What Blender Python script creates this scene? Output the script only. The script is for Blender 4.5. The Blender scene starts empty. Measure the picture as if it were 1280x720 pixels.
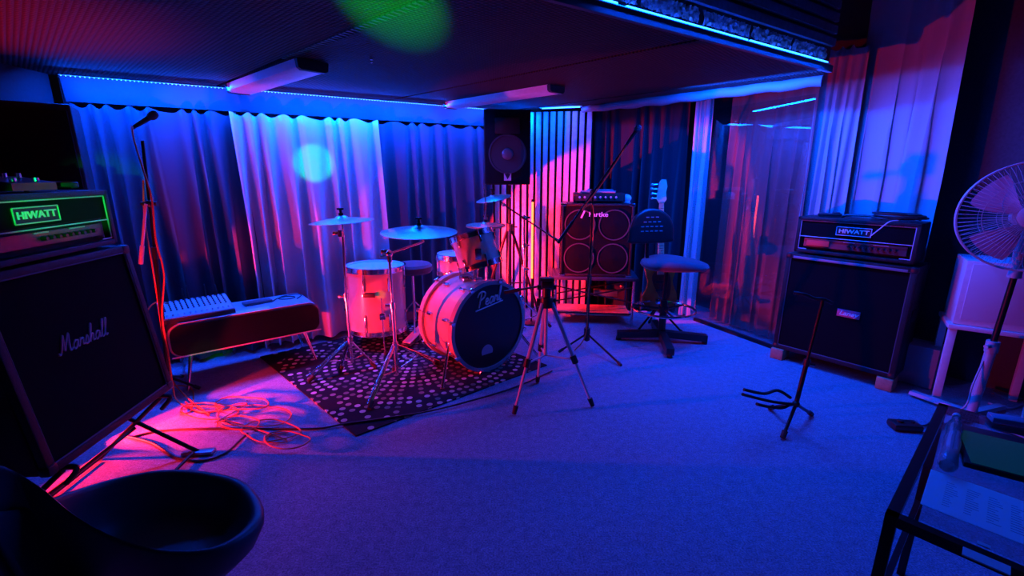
import bpy, bmesh, math, random
from mathutils import Vector as V, Matrix

random.seed(7)
C = bpy.context.scene.collection
R = math.radians
PI = math.pi

# ------------------------------------------------------------------ camera
EYE, PITCH, FOC = 1.5, R(14.0), 570.0
cam_d = bpy.data.cameras.new('camera')
cam_d.sensor_width = 36.0
cam_d.lens = 36.0 * FOC / 1280.0
cam_d.clip_start = 0.02
cam = bpy.data.objects.new('camera', cam_d)
C.objects.link(cam)
cam.location = (0, 0, EYE)
cam.rotation_euler = (PI / 2 - PITCH, 0, 0)
bpy.context.scene.camera = cam

# ------------------------------------------------------------------ world, exposure
wd = bpy.data.worlds.new('world')
bpy.context.scene.world = wd
wd.use_nodes = True
wd.node_tree.nodes['Background'].inputs[0].default_value = (0.004, 0.003, 0.012, 1)
wd.node_tree.nodes['Background'].inputs[1].default_value = 0.2
vs = bpy.context.scene.view_settings
vs.view_transform = 'Standard'
vs.look = 'None'
vs.gamma = 1.0
vs.exposure = 0.0
vs.use_curve_mapping = False
bpy.context.scene.cycles.max_bounces = 6

# ------------------------------------------------------------------ lights
BLUE = (0.0, 0.062, 1.0)
RED = (1.0, 0.012, 0.022)
GREEN = (0.0, 1.0, 0.06)


def area(name, p0, p1, width, aim, power, col):
    """a strip of light from p0 to p1 shining towards the direction aim"""
    p0, p1 = V(p0), V(p1)
    d = bpy.data.lights.new(name, 'AREA')
    d.shape = 'RECTANGLE'
    d.size = (p1 - p0).length
    d.size_y = width
    d.energy = power
    d.color = col
    o = bpy.data.objects.new(name, d)
    C.objects.link(o)
    z = -V(aim).normalized()
    x = (p1 - p0).normalized()
    z = (z - x * z.dot(x)).normalized()
    y = z.cross(x)
    m = Matrix((x, y, z)).transposed().to_4x4()
    m.translation = (p0 + p1) / 2
    o.matrix_world = m
    return o


def spot(name, loc, target, power, col, angle, blend=0.3, radius=0.03):
    d = bpy.data.lights.new(name, 'SPOT')
    d.energy = power
    d.color = col
    d.spot_size = R(angle)
    d.spot_blend = blend
    d.shadow_soft_size = radius
    o = bpy.data.objects.new(name, d)
    C.objects.link(o)
    o.location = loc
    o.rotation_euler = (V(target) - V(loc)).to_track_quat('-Z', 'Y').to_euler()
    return o


def cline(p, q, t): return p + (q - p) * t


CEIL = 2.15
HIGH = 2.95
WL0, WL1 = V((-3.05, 3.40, 0)), V((0.02, 5.24, 0))      # foot of the curtained left wall
WLD = (WL1 - WL0).normalized()
WLN = V((WLD.y, -WLD.x, 0))                             # into the room
TU0, TU1 = V((0.70, 4.80, 2.12)), V((2.12, 3.36, 2.12))   # fabric duct over the right side
TUD = (TU1 - TU0).normalized()
BE0, BE1 = V((-2.6, 0.16, 0)), V((2.03, 3.20, 0))        # edge where the low ceiling stops
BED = (BE1 - BE0).normalized()
BEN = V((BED.y, -BED.x, 0))                             # towards the camera side

# blue LED strips run along the low ceiling's edges
a0 = WL0 + WLN * 0.31 + V((0, 0, 2.12)); a1 = WL1 + WLN * 0.31 + V((0, 0, 2.12))
area('led_light_left_wall', a0, a1, 0.03, -WLN * 0.45 + V((0, 0, -1)), 260, BLUE)
area('led_light_left_wall_room', a0 + WLN * .03, a1 + WLN * .03, 0.03, WLN * 0.75 + V((0, 0, -0.9)), 30, BLUE)
b0 = TU0 + V((-.22, -.22, 0.01)); b1 = TU1 + V((-.22, -.22, 0.01))
area('led_light_duct_wall', cline(TU0, TU1, .36) + V((.13, .13, -.0)), cline(TU0, TU1, .92) + V((.10, .10, -.0)), 0.03, V((.12, .12, -1)), 42, BLUE)
area('led_light_duct', b0 + (b1 - b0) * .58, b1, 0.03, V((0.45, 0.45, -1)), 78, BLUE)
c0 = V((0.35, 2.10, 2.205)) + BEN * 0.03; c1 = V((1.98, 3.17, 2.205)) + BEN * 0.03
area('led_light_step', c0, c1, 0.02, BEN * 0.5 + V((0, 0, -1)), 36, BLUE)
area('led_light_duct_end', TU0 + (TU1 - TU0) * .82 + V((.08, .08, -.02)), TU1 + V((.08, .08, -.02)), 0.03, V((.2, .12, -1)), 5, BLUE)
area('led_light_corner', V((0.14, 4.80, 2.125)), V((0.68, 4.70, 2.125)), 0.02, V((0, 1, -.35)), 5, BLUE)
# red stage lamp on the floor under the left amplifier, and its weaker twin behind it
RB = V((-2.47, 2.25, 0.11))
spot('red_lamp_beam', RB, RB + V((math.cos(R(37)), math.sin(R(37)), .0)), 560, RED, 37, 0.08, 0.025)
# red uplight standing on the floor behind the drums, washing the corner planks
spot('red_uplight_corner', (-0.62, 4.28, 0.72), (0.50, 4.98, 0.78), 560, RED, 68, 0.10, 0.02)
spot('red_lamp_flood', RB, RB + V((math.cos(R(32)), math.sin(R(32)), .10)), 220, RED, 71, 0.04, 0.025)
spot('red_lamp_under', (-2.42, 2.15, 0.30), (-1.98, 1.93, 0.0), 50, RED, 75, 0.5, 0.02)
spot('red_lamp_stand', RB + V((0, 0, .05)), (-2.15, 3.35, 1.15), 110, RED, 44, 0.5, 0.03)
# a second red lamp by the left wall, grazing along the curtains
RL = V((-2.68, 3.22, 0.85))
spot('red_lamp_graze', RL, RL + V((math.cos(R(45)), math.sin(R(45)), .08)), 110, RED, 34, 0.5, 0.04)
spot('red_lamp_up', (-2.50, 2.42, 0.75), (-2.38, 2.1, 2.1), 210, RED, 74, 0.9, 0.05)
# green beams of a party light beside the camera
GL = V((-0.3, -0.3, 1.3))
spot('green_beam_ceiling', GL, (-0.47, 1.98, 2.15), 4200, GREEN, 11, 0.9, 0.02)
spot('green_beam_amplifier', GL, (-1.84, 1.88, 1.37), 420, GREEN, 7, 0.7, 0.01)
spot('green_beam_curtain', GL, (-1.72, 4.13, 1.60), 1100, GREEN, 4.4, 0.5, 0.01)
spot('green_beam_console', GL, (-2.15, 2.98, 0.28), 120, GREEN, 3.5, 0.7, 0.01)
spot('green_beam_drum', GL, (-1.10, 3.69, 0.52), 120, GREEN, 1.2, 0.5, 0.01)

# ------------------------------------------------------------------ pixel helpers (points on real surfaces)
cpit, spit = math.cos(PITCH), math.sin(PITCH)


def ray(px, py):
    u = (px - 640) / FOC
    v = (py - 360) / FOC
    return V((u, cpit - v * spit, -spit - v * cpit))


def G(px, py, z=0.0):
    r = ray(px, py)
    return V((0, 0, EYE)) + r * ((z - EYE) / r.z)


def A(px, py, y):
    r = ray(px, py)
    return V((0, 0, EYE)) + r * (y / r.y)


# ------------------------------------------------------------------ materials
MATS = {}


def M(name, col, rough=0.5, metal=0.0, bump=0.0, scale=60.0, var=0.0, emit=None, spec=0.5, coat=0.0, sheen=0.0):
    if name in MATS:
        return MATS[name]
    m = bpy.data.materials.new(name)
    m.use_nodes = True
    nt = m.node_tree
    b = nt.nodes['Principled BSDF']
    b.inputs['Base Color'].default_value = (*col, 1)
    b.inputs['Roughness'].default_value = rough
    b.inputs['Metallic'].default_value = metal
    b.inputs['Specular IOR Level'].default_value = spec
    b.inputs['Coat Weight'].default_value = coat
    b.inputs['Sheen Weight'].default_value = sheen
    if emit:
        b.inputs['Emission Color'].default_value = (*emit[0], 1)
        b.inputs['Emission Strength'].default_value = emit[1]
    tc = nt.nodes.new('ShaderNodeTexCoord')
    nz = nt.nodes.new('ShaderNodeTexNoise')
    nz.inputs['Scale'].default_value = scale
    nz.inputs['Detail'].default_value = 4
    nt.links.new(tc.outputs['Object'], nz.inputs['Vector'])
    if var > 0:
        hs = nt.nodes.new('ShaderNodeHueSaturation')
        hs.inputs['Color'].default_value = (*col, 1)
        mr = nt.nodes.new('ShaderNodeMapRange')
        mr.inputs['From Min'].default_value = 0.3
        mr.inputs['From Max'].default_value = 0.7
        mr.inputs['To Min'].default_value = 1 - var
        mr.inputs['To Max'].default_value = 1 + var
        nt.links.new(nz.outputs['Fac'], mr.inputs['Value'])
        nt.links.new(mr.outputs['Result'], hs.inputs['Value'])
        nt.links.new(hs.outputs['Color'], b.inputs['Base Color'])
    if bump > 0:
        bp = nt.nodes.new('ShaderNodeBump')
        bp.inputs['Strength'].default_value = bump
        bp.inputs['Distance'].default_value = 0.004
        nt.links.new(nz.outputs['Fac'], bp.inputs['Height'])
        nt.links.new(bp.outputs['Normal'], b.inputs['Normal'])
    MATS[name] = m
    return m


def carpet_mat():
    m = M('carpet', (0.27, 0.31, 0.38), 0.95, 0, 0.9, 140, 0.45, sheen=0.15, spec=0.15)
    nt = m.node_tree
    b = nt.nodes['Principled BSDF']
    src = b.inputs['Base Color'].links[0].from_socket
    tc = nt.nodes.new('ShaderNodeTexCoord')
    n2 = nt.nodes.new('ShaderNodeTexNoise')
    n2.inputs['Scale'].default_value = 26
    n2.inputs['Detail'].default_value = 8
    n2.inputs['Roughness'].default_value = 0.8
    rp = nt.nodes.new('ShaderNodeValToRGB')
    rp.color_ramp.elements[0].position = 0.35
    rp.color_ramp.elements[0].color = (0.5, 0.5, 0.5, 1)
    rp.color_ramp.elements[1].position = 0.62
    rp.color_ramp.elements[1].color = (1, 1, 1, 1)
    mx = nt.nodes.new('ShaderNodeMixRGB')
    mx.blend_type = 'MULTIPLY'
    mx.inputs[0].default_value = 0.8
    nt.links.new(tc.outputs['Object'], n2.inputs['Vector'])
    nt.links.new(n2.outputs['Fac'], rp.inputs['Fac'])
    nt.links.new(src, mx.inputs[1])
    nt.links.new(rp.outputs['Color'], mx.inputs[2])
    nt.links.new(mx.outputs['Color'], b.inputs['Base Color'])
    return m


def ceiling_mat():
    """dark woven acoustic lining: fine rows of bumps"""
    m = M('ceiling_lining', (0.085, 0.075, 0.095), 0.8, spec=0.25)
    nt = m.node_tree
    b = nt.nodes['Principled BSDF']
    tc = nt.nodes.new('ShaderNodeTexCoord')
    mp = nt.nodes.new('ShaderNodeMapping')
    mp.inputs['Rotation'].default_value = (0, 0, R(43))
    w1 = nt.nodes.new('ShaderNodeTexWave')
    w1.inputs['Scale'].default_value = 14
    w2 = nt.nodes.new('ShaderNodeTexWave')
    w2.inputs['Scale'].default_value = 14
    w2.bands_direction = 'Y'
    mul = nt.nodes.new('ShaderNodeMath'); mul.operation = 'MULTIPLY'
    bp = nt.nodes.new('ShaderNodeBump')
    bp.inputs['Strength'].default_value = 0.9
    bp.inputs['Distance'].default_value = 0.012
    nt.links.new(tc.outputs['Object'], mp.inputs['Vector'])
    nt.links.new(mp.outputs['Vector'], w1.inputs['Vector'])
    nt.links.new(mp.outputs['Vector'], w2.inputs['Vector'])
    nt.links.new(w1.outputs['Fac'], mul.inputs[0])
    nt.links.new(w2.outputs['Fac'], mul.inputs[1])
    nt.links.new(mul.outputs[0], bp.inputs['Height'])
    nt.links.new(bp.outputs['Normal'], b.inputs['Normal'])
    rp = nt.nodes.new('ShaderNodeValToRGB')
    rp.color_ramp.elements[0].color = (0.013, 0.008, 0.008, 1)
    rp.color_ramp.elements[1].color = (0.072, 0.030, 0.018, 1)
    nt.links.new(mul.outputs[0], rp.inputs['Fac'])
    nt.links.new(rp.outputs['Color'], b.inputs['Base Color'])
    return m


def glass_mat():
    m = bpy.data.materials.new('clear_glass_sheet')
    m.use_nodes = True
    nt = m.node_tree
    nt.nodes.remove(nt.nodes['Principled BSDF'])
    out = nt.nodes['Material Output']
    t = nt.nodes.new('ShaderNodeBsdfTransparent')
    t.inputs[0].default_value = (0.9, 0.92, 0.93, 1)
    g = nt.nodes.new('ShaderNodeBsdfGlossy')
    g.inputs['Roughness'].default_value = 0.012
    lw = nt.nodes.new('ShaderNodeLayerWeight')
    pw = nt.nodes.new('ShaderNodeMath'); pw.operation = 'POWER'; pw.inputs[1].default_value = 3.0
    ma = nt.nodes.new('ShaderNodeMath'); ma.operation = 'MULTIPLY_ADD'; ma.inputs[1].default_value = 0.5; ma.inputs[2].default_value = 0.07
    nt.links.new(lw.outputs['Facing'], pw.inputs[0])
    nt.links.new(pw.outputs[0], ma.inputs[0])
    mx = nt.nodes.new('ShaderNodeMixShader')
    nt.links.new(ma.outputs[0], mx.inputs[0])
    nt.links.new(t.outputs[0], mx.inputs[1])
    nt.links.new(g.outputs[0], mx.inputs[2])
    nt.links.new(mx.outputs[0], out.inputs['Surface'])
    return m


def sheer_mat(name, col, thin=0.0):
    """curtain cloth that passes some light"""
    m = M(name, col, 0.85, bump=0.25, scale=400, var=0.06, spec=0.2, sheen=0.2)
    nt = m.node_tree
    b = nt.nodes['Principled BSDF']
    out = nt.nodes['Material Output']
    tr = nt.nodes.new('ShaderNodeBsdfTranslucent')
    tr.inputs[0].default_value = (*col, 1)
    mx = nt.nodes.new('ShaderNodeMixShader')
    mx.inputs[0].default_value = 0.15 + thin
    nt.links.new(b.outputs[0], mx.inputs[1])
    nt.links.new(tr.outputs[0], mx.inputs[2])
    nt.links.new(mx.outputs[0], out.inputs['Surface'])
    return m


def rug_mat():
    """flat printed pattern: rings of pale round dots on a dark pile"""
    m = M('dotted_rug_pile', (0.03, 0.03, 0.04), 0.9, bump=0.4, scale=300, spec=0.1)
    nt = m.node_tree
    b = nt.nodes['Principled BSDF']
    N = nt.nodes.new
    tc = N('ShaderNodeTexCoord')
    sx = N('ShaderNodeSeparateXYZ')
    nt.links.new(tc.outputs['Object'], sx.inputs[0])

    def math_(op, a, b_=None):
        n = N('ShaderNodeMath'); n.operation = op
        for i, q in enumerate((a, b_)):
            if q is None: continue
            if isinstance(q, (int, float)): n.inputs[i].default_value = q
            else: nt.links.new(q, n.inputs[i])
        return n.outputs[0]
    # centre of the rings lies at the rug's middle
    x = math_('SUBTRACT', sx.outputs[0], 0.10)
    y = math_('SUBTRACT', sx.outputs[1], 0.12)
    rr = math_('SQRT', math_('ADD', math_('MULTIPLY', x, x), math_('MULTIPLY', y, y)))
    th = math_('ARCTAN2', y, x)
    P = 0.062
    ring = math_('FLOOR', math_('DIVIDE', rr, P))
    fr = math_('SUBTRACT', math_('FRACT', math_('DIVIDE', rr, P)), 0.5)
    nd = math_('ADD', math_('MULTIPLY', math_('FLOOR', math_('DIVIDE', ring, 4.0)), 22), 16)
    ta = math_('MULTIPLY', math_('ADD', math_('DIVIDE', th, 2 * PI), 0.5), nd)
    cell = math_('FLOOR', ta)
    ft = math_('SUBTRACT', math_('FRACT', ta), 0.5)
    arc = math_('DIVIDE', math_('MULTIPLY', math_('MULTIPLY', rr, 2 * PI), ft), nd)
    rad = math_('MULTIPLY', fr, P)
    dist = math_('SQRT', math_('ADD', math_('MULTIPLY', arc, arc), math_('MULTIPLY', rad, rad)))
    dot = math_('LESS_THAN', dist, 0.0195)
    wn = N('ShaderNodeTexWhiteNoise')
    wn.noise_dimensions = '2D'
    cb = N('ShaderNodeCombineXYZ')
    nt.links.new(ring, cb.inputs[0]); nt.links.new(cell, cb.inputs[1])
    nt.links.new(cb.outputs[0], wn.inputs['Vector'])
    rp = N('ShaderNodeValToRGB')
    rp.color_ramp.elements[0].color = (0.03, 0.03, 0.028, 1)
    e = rp.color_ramp.elements.new(0.5); e.color = (0.20, 0.18, 0.15, 1)
    rp.color_ramp.elements[-1].color = (0.55, 0.52, 0.48, 1)
    nt.links.new(wn.outputs['Value'], rp.inputs['Fac'])
    # sparser outwards
    keep = math_('GREATER_THAN', math_('ADD', wn.outputs['Value'], math_('MULTIPLY', math_('POWER', rr, 3.0), -0.45)), 0.0)
    mx = N('ShaderNodeMixRGB')
    mx.inputs[1].default_value = (0.014, 0.014, 0.02, 1)
    nt.links.new(math_('MULTIPLY', dot, keep), mx.inputs[0])
    nt.links.new(rp.outputs['Color'], mx.inputs[2])
    nt.links.new(mx.outputs['Color'], b.inputs['Base Color'])
    return m


CARPET = carpet_mat()
LINING = ceiling_mat()
GLASS = glass_mat()
RUG = rug_mat()
BLACK = M('black_paint', (0.012, 0.012, 0.014), 0.55, bump=0.1, scale=200)
TOLEX = M('black_vinyl_covering', (0.016, 0.016, 0.018), 0.42, bump=0.7, scale=500, var=0.2, spec=0.3)
GRILLE = M('black_grille_cloth', (0.009, 0.009, 0.011), 0.9, bump=0.8, scale=700, var=0.3, spec=0.05)
RUBBER = M('black_rubber', (0.014, 0.014, 0.014), 0.75, bump=0.15, scale=150)
BMETAL = M('black_metal', (0.02, 0.02, 0.022), 0.35, 0.6, bump=0.05, scale=90)
CHROME = M('chrome', (0.75, 0.75, 0.78), 0.16, 1.0, bump=0.02, scale=40)
ALU = M('satin_aluminium', (0.62, 0.60, 0.62), 0.42, 0.1, bump=0.03, scale=60)
BRONZE = M('cymbal_bronze', (0.72, 0.62, 0.42), 0.30, 0.75, bump=0.12, scale=50, var=0.08)
SHELL = M('pale_drum_lacquer', (0.52, 0.45, 0.37), 0.30, bump=0.05, scale=14, var=0.08, coat=0.5)
DHEAD = M('black_drum_skin', (0.008, 0.008, 0.01), 0.35, bump=0.03, scale=30)
WHEAD = M('coated_white_drum_skin', (0.7, 0.7, 0.7), 0.6, bump=0.1, scale=200)
WHITE = M('white_paint', (0.70, 0.70, 0.70), 0.5, bump=0.05, scale=40, var=0.05)
WHITEPRINT = M('white_lettering', (0.75, 0.75, 0.75), 0.5, bump=0.02)
PIPING = M('pale_piping', (0.62, 0.60, 0.50), 0.5, bump=0.1, scale=200)
GLOSS = M('black_gloss_lacquer', (0.008, 0.008, 0.009), 0.30, bump=0.01, scale=6, spec=0.12, coat=0.04)
NAVY = sheer_mat('navy_curtain_cloth', (0.05, 0.055, 0.085))
PALE = sheer_mat('pale_grey_curtain_cloth', (0.52, 0.50, 0.52))
ROSE = sheer_mat('dusty_red_curtain_cloth', (0.42, 0.13, 0.12), 0.1)
DARKC = sheer_mat('black_curtain_cloth', (0.022, 0.022, 0.032))
VAL = sheer_mat('valance_cloth', (0.07, 0.07, 0.09))
WOOD = M('rough_sawn_wood', (0.42, 0.27, 0.15), 0.7, bump=0.4, scale=25, var=0.25)
ORANGE = M('orange_cable_jacket', (0.62, 0.13, 0.045), 0.45, bump=0.05)
BCABLE = M('black_cable_jacket', (0.02, 0.02, 0.022), 0.5, bump=0.05)
SUNB = M('sunburst_lacquer', (0.55, 0.22, 0.04), 0.2, coat=0.8, bump=0.02, scale=4, var=0.5)
MAPLE = M('maple_neck_wood', (0.60, 0.42, 0.24), 0.4, bump=0.05, scale=30, var=0.1)
FABRIC = M('blue_grey_upholstery', (0.055, 0.055, 0.075), 0.9, bump=0.5, scale=400, var=0.15, sheen=0.3)
PLASTIC = M('black_plastic', (0.016, 0.016, 0.018), 0.38, bump=0.05, scale=100)
GREYP = M('grey_panel', (0.30, 0.30, 0.33), 0.45, bump=0.05, scale=80, var=0.05)
WALLP = M('dark_wall_paint', (0.07, 0.075, 0.09), 0.85, bump=0.2, scale=60, var=0.12)
BLACKWALL = M('black_wall_cloth', (0.012, 0.012, 0.016), 0.95, bump=0.3, scale=60)
LED = M('led_strip_glow', (0.2, 0.4, 1), 0.5, emit=((0.04, 0.24, 1.0), 4.5))
DIODE = M('led_diode_glow', (0.2, 0.4, 1), 0.5, emit=((0.10, 0.32, 1.0), 4.5))
LEDRED = M('red_indicator_glow', (0.5, 0.02, 0.05), 0.4, emit=((1.0, 0.05, 0.22), 0.16))
FOIL = M('crumpled_foil_insulation', (0.55, 0.55, 0.58), 0.35, 0.4, bump=1.0, scale=55, var=0.6)

# ------------------------------------------------------------------ mesh builder


def frame(d):
    """two unit vectors across direction d"""
    d = d.normalized()
    up = V((0, 0, 1)) if abs(d.z) < 0.95 else V((1, 0, 0))
    x = d.cross(up).normalized()
    return x, x.cross(d).normalized()


class MB:
    def __init__(s):
        s.b = bmesh.new()
        s.mi = 0

    def face(s, vs_):
        try:
            f = s.b.faces.new(vs_)
            f.material_index = s.mi
            return f
        except ValueError:
            return None

    def loop(s, rings, cap0=True, cap1=True, closed=False):
        rv = [[s.b.verts.new(p) for p in ring] for ring in rings]
        n = len(rv[0])
        m = len(rv)
        for i in range(m if closed else m - 1):
            a, b = rv[i], rv[(i + 1) % m]
            for j in range(n):
                k = (j + 1) % n
                s.face((a[j], a[k], b[k], b[j]))
        if not closed:
            if cap0: s.face(rv[0][::-1])
            if cap1: s.face(rv[-1])
        return s

    def cyl(s, p0, p1, r0, r1=None, n=12, cap=True):
        p0, p1 = V(p0), V(p1)
        r1 = r0 if r1 is None else r1
        x, y = frame(p1 - p0)
        cs = [(math.cos(2 * PI * i / n), math.sin(2 * PI * i / n)) for i in range(n)]
        s.loop([[p0 + (x * c + y * q) * r0 for c, q in cs], [p1 + (x * c + y * q) * r1 for c, q in cs]], cap, cap)
        return s

    def tube(s, pts, r, n=8, closed=False):
        pts = [V(p) for p in pts]
        m = len(pts)
        rings = []
        x = None
        for i in range(m):
            if closed: d = pts[(i + 1) % m] - pts[i - 1]
            else: d = pts[min(i + 1, m - 1)] - pts[max(i - 1, 0)]
            if d.length < 1e-9: d = V((0, 0, 1))
            d.normalize()
            if x is None: x, y = frame(d)
            else:
                x = (x - d * x.dot(d))
                if x.length < 1e-6: x, _ = frame(d)
                x.normalize()
                y = x.cross(d)
            ri = r[i] if isinstance(r, (list, tuple)) else r
            rings.append([pts[i] + (x * math.cos(2 * PI * k / n) + y * math.sin(2 * PI * k / n)) * ri for k in range(n)])
        s.loop(rings, closed=closed)
        return s

    def lathe(s, o, axis, prof, n=32, cap0=True, cap1=True):
        o = V(o); a = V(axis).normalized()
        x, y = frame(a)
        rings = []
        for r, h in prof:
            rings.append([o + a * h + (x * math.cos(2 * PI * k / n) + y * math.sin(2 * PI * k / n)) * max(r, 1e-4) for k in range(n)])
        s.loop(rings, cap0, cap1)
        return s

    def box(s, c, size, X=(1, 0, 0), Y=(0, 1, 0), bevel=0.0):
        c = V(c); X = V(X).normalized(); Y = V(Y).normalized(); Z = X.cross(Y).normalized()
        hx, hy, hz = size[0] / 2, size[1] / 2, size[2] / 2
        t = bmesh.new() if bevel else s.b
        vv = {}
        for i in (-1, 1):
            for j in (-1, 1):
                for k in (-1, 1):
                    vv[i, j, k] = t.verts.new(c + X * hx * i + Y * hy * j + Z * hz * k)
        q = [((-1, -1, -1), (-1, 1, -1), (1, 1, -1), (1, -1, -1)), ((-1, -1, 1), (1, -1, 1), (1, 1, 1), (-1, 1, 1)),
             ((-1, -1, -1), (1, -1, -1), (1, -1, 1), (-1, -1, 1)), ((-1, 1, -1), (-1, 1, 1), (1, 1, 1), (1, 1, -1)),
             ((-1, -1, -1), (-1, -1, 1), (-1, 1, 1), (-1, 1, -1)), ((1, -1, -1), (1, 1, -1), (1, 1, 1), (1, -1, 1))]
        for f in q:
            nf = t.faces.new([vv[k] for k in f])
            nf.material_index = s.mi
        if bevel:
            bmesh.ops.bevel(t, geom=t.edges[:], offset=bevel, segments=2, affect='EDGES', profile=0.5)
            s.join(t)
            t.free()
        return s

    def join(s, t):
        mp = {v: s.b.verts.new(v.co) for v in t.verts}
        for f in t.faces:
            s.face([mp[v] for v in f.verts])
        return s

    def beam(s, p0, p1, w, h, up=(0, 0, 1)):
        p0, p1 = V(p0), V(p1)
        d = (p1 - p0)
        X = d.normalized()
        U = V(up)
        Y = U.cross(X)
        if Y.length < 1e-5: Y = V((1, 0, 0)).cross(X)
        return s.box((p0 + p1) / 2, (d.length, w, h), X, Y)

    def prism(s, poly, ext):
        """poly: list of 3D points (planar), ext: extrusion vector"""
        ext = V(ext)
        return s.loop([[V(p) for p in poly], [V(p) + ext for p in poly]])

    def ball(s, c, r, n=12, sq=(1, 1, 1)):
        t = bmesh.new()
        bmesh.ops.create_uvsphere(t, u_segments=n, v_segments=max(6, n // 2), radius=r)
        for v in t.verts: v.co = V((v.co.x * sq[0], v.co.y * sq[1], v.co.z * sq[2])) + V(c)
        s.join(t); t.free()
        return s

    def warp(s, fn):
        for v in s.b.verts: v.co = fn(v.co)
        return s


def spline(pts, k=8, closed=False):
    pts = [V(p) for p in pts]
    out = []
    n = len(pts)
    for i in range(n if closed else n - 1):
        if closed: p0, p1, p2, p3 = pts[i - 1], pts[i], pts[(i + 1) % n], pts[(i + 2) % n]
        else: p0, p1, p2, p3 = pts[max(i - 1, 0)], pts[i], pts[i + 1], pts[min(i + 2, n - 1)]
        for j in range(k):
            t = j / k
            out.append(0.5 * ((2 * p1) + (p2 - p0) * t + (2 * p0 - 5 * p1 + 4 * p2 - p3) * t * t + (3 * p1 - p0 - 3 * p2 + p3) * t ** 3))
    if not closed: out.append(pts[-1])
    return out


def tag(o, label=None, cat=None, group=None, kind=None):
    if label: o['label'] = label
    if cat: o['category'] = cat
    if group: o['group'] = group
    if kind: o['kind'] = kind
    return o


def thing(name, label, cat, loc=(0, 0, 0), rz=0.0, group=None):
    o = bpy.data.objects.new(name, None)
    C.objects.link(o)
    o.empty_display_size = 0.1
    o.location = loc
    o.rotation_euler = (0, 0, rz)
    return tag(o, label, cat, group)


def rootm(o):
    """matrix of a thing's root (top-level, location and z rotation only)"""
    while o.parent: o = o.parent
    return Matrix.Translation(o.location) @ Matrix.Rotation(o.rotation_euler.z, 4, 'Z')


SPLIT = {'corner_protectors', 'metal_corners', 'clamp', 'clutch', 'feet', 'rubber_feet', 'vent_slots', 'socket', 'pickup', 'posts', 'strap',
         'brace', 'connector', 'hanging_box', 'panel_label', 'foot_switch', 'cross_bar', 'lower_rail', 'shoulder', 'hub', 'leg_hub', 'pan_handle', 'end_cap'}
SINGULAR = {'corner_protectors': 'corner_protector', 'metal_corners': 'metal_corner', 'feet': 'foot', 'rubber_feet': 'rubber_foot', 'vent_slots': 'vent_slot', 'posts': 'post', 'hanging_box': 'junction_box'}


def islands(bm):
    """the separate bodies of a mesh (pieces that touch stay together), each as a builder of its own"""
    seen = {}
    lst = []
    bm.verts.index_update()
    for v in bm.verts:
        if v in seen: continue
        st = [v]; seen[v] = len(lst); cur = []
        while st:
            q = st.pop(); cur.append(q)
            for e in q.link_edges:
                w = e.other_vert(q)
                if w not in seen: seen[w] = len(lst); st.append(w)
        lo = [min(q.co[i] for q in cur) - .002 for i in range(3)]
        hi = [max(q.co[i] for q in cur) + .002 for i in range(3)]
        lst.append([cur, lo, hi])
    par = list(range(len(lst)))

    def find(i):
        while par[i] != i: i = par[i]
        return i
    for i in range(len(lst)):
        for j in range(i):
            if all(lst[i][1][k] <= lst[j][2][k] and lst[j][1][k] <= lst[i][2][k] for k in range(3)): par[find(i)] = find(j)
    grp = {}
    for i in range(len(lst)): grp.setdefault(find(i), []).extend(lst[i][0])
    out = []
    if len(grp) == 1: return [None]
    for vs_ in grp.values():
        m_ = MB()
        mp = {v: m_.b.verts.new(v.co) for v in vs_}
        fs = set()
        for v in vs_: fs.update(v.link_faces)
        for f in fs: m_.face([mp[v] for v in f.verts])
        out.append(m_)
    return out


def obj(name, mb, mat, parent=None, label=None, world=True, smooth=35, loc=None):
    """link one mesh; with world=True the builder's coordinates are world coordinates"""
    bm = mb.b
    if name in SPLIT:
        ms = islands(bm)
        if len(ms) > 1:
            bm.free()
            return [obj(SINGULAR.get(name, name), m_, mat, parent, label, world, smooth, loc) for m_ in ms][0]
    bmesh.ops.recalc_face_normals(bm, faces=bm.faces[:])
    if parent is not None and world:
        bm.transform(rootm(parent).inverted())
    if parent is None and loc is not None:
        bm.transform(Matrix.Translation(-V(loc)))
    me = bpy.data.meshes.new(name)
    bm.to_mesh(me)
    bm.free()
    for mm in (mat if isinstance(mat, (list, tuple)) else [mat]):
        me.materials.append(mm)
    me.polygons.foreach_set('use_smooth', [True] * len(me.polygons))
    me.set_sharp_from_angle(angle=R(smooth))
    o = bpy.data.objects.new(name, me)
    C.objects.link(o)
    if parent is not None: o.parent = parent
    elif loc is not None: o.location = loc
    if label: o['label'] = label
    return o


def struct(name, mb, mat, parent=None, loc=None):
    o = obj(name, mb, mat, parent, loc=loc)
    if parent is None: o['kind'] = 'structure'
    return o


def copy_tree(o, parent=None):
    c = o.copy()
    C.objects.link(c)
    if parent is not None: c.parent = parent
    for ch in [q for q in bpy.data.objects if q.parent == o]:
        copy_tree(ch, c)
    return c


def text_mb(body, height, m, extrude=0.002, sx=1.0, shear=0.0, bold=0.0):
    """lettering: centred on the matrix origin, in its X/Z plane"""
    cu = bpy.data.curves.new('lettering', 'FONT')
    cu.body = body
    cu.align_x = 'CENTER'; cu.align_y = 'CENTER'
    cu.size = height
    cu.extrude = extrude
    cu.offset = bold
    cu.shear = shear
    o = bpy.data.objects.new('lettering', cu)
    C.objects.link(o)
    dg = bpy.context.evaluated_depsgraph_get()
    me = bpy.data.meshes.new_from_object(o.evaluated_get(dg))
    b = MB()
    b.b.from_mesh(me)
    bpy.data.objects.remove(o); bpy.data.curves.remove(cu); bpy.data.meshes.remove(me)
    b.b.transform(m @ Matrix.Rotation(PI / 2, 4, 'X') @ Matrix.Diagonal((sx, 1, 1, 1)))
    return b


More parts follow.
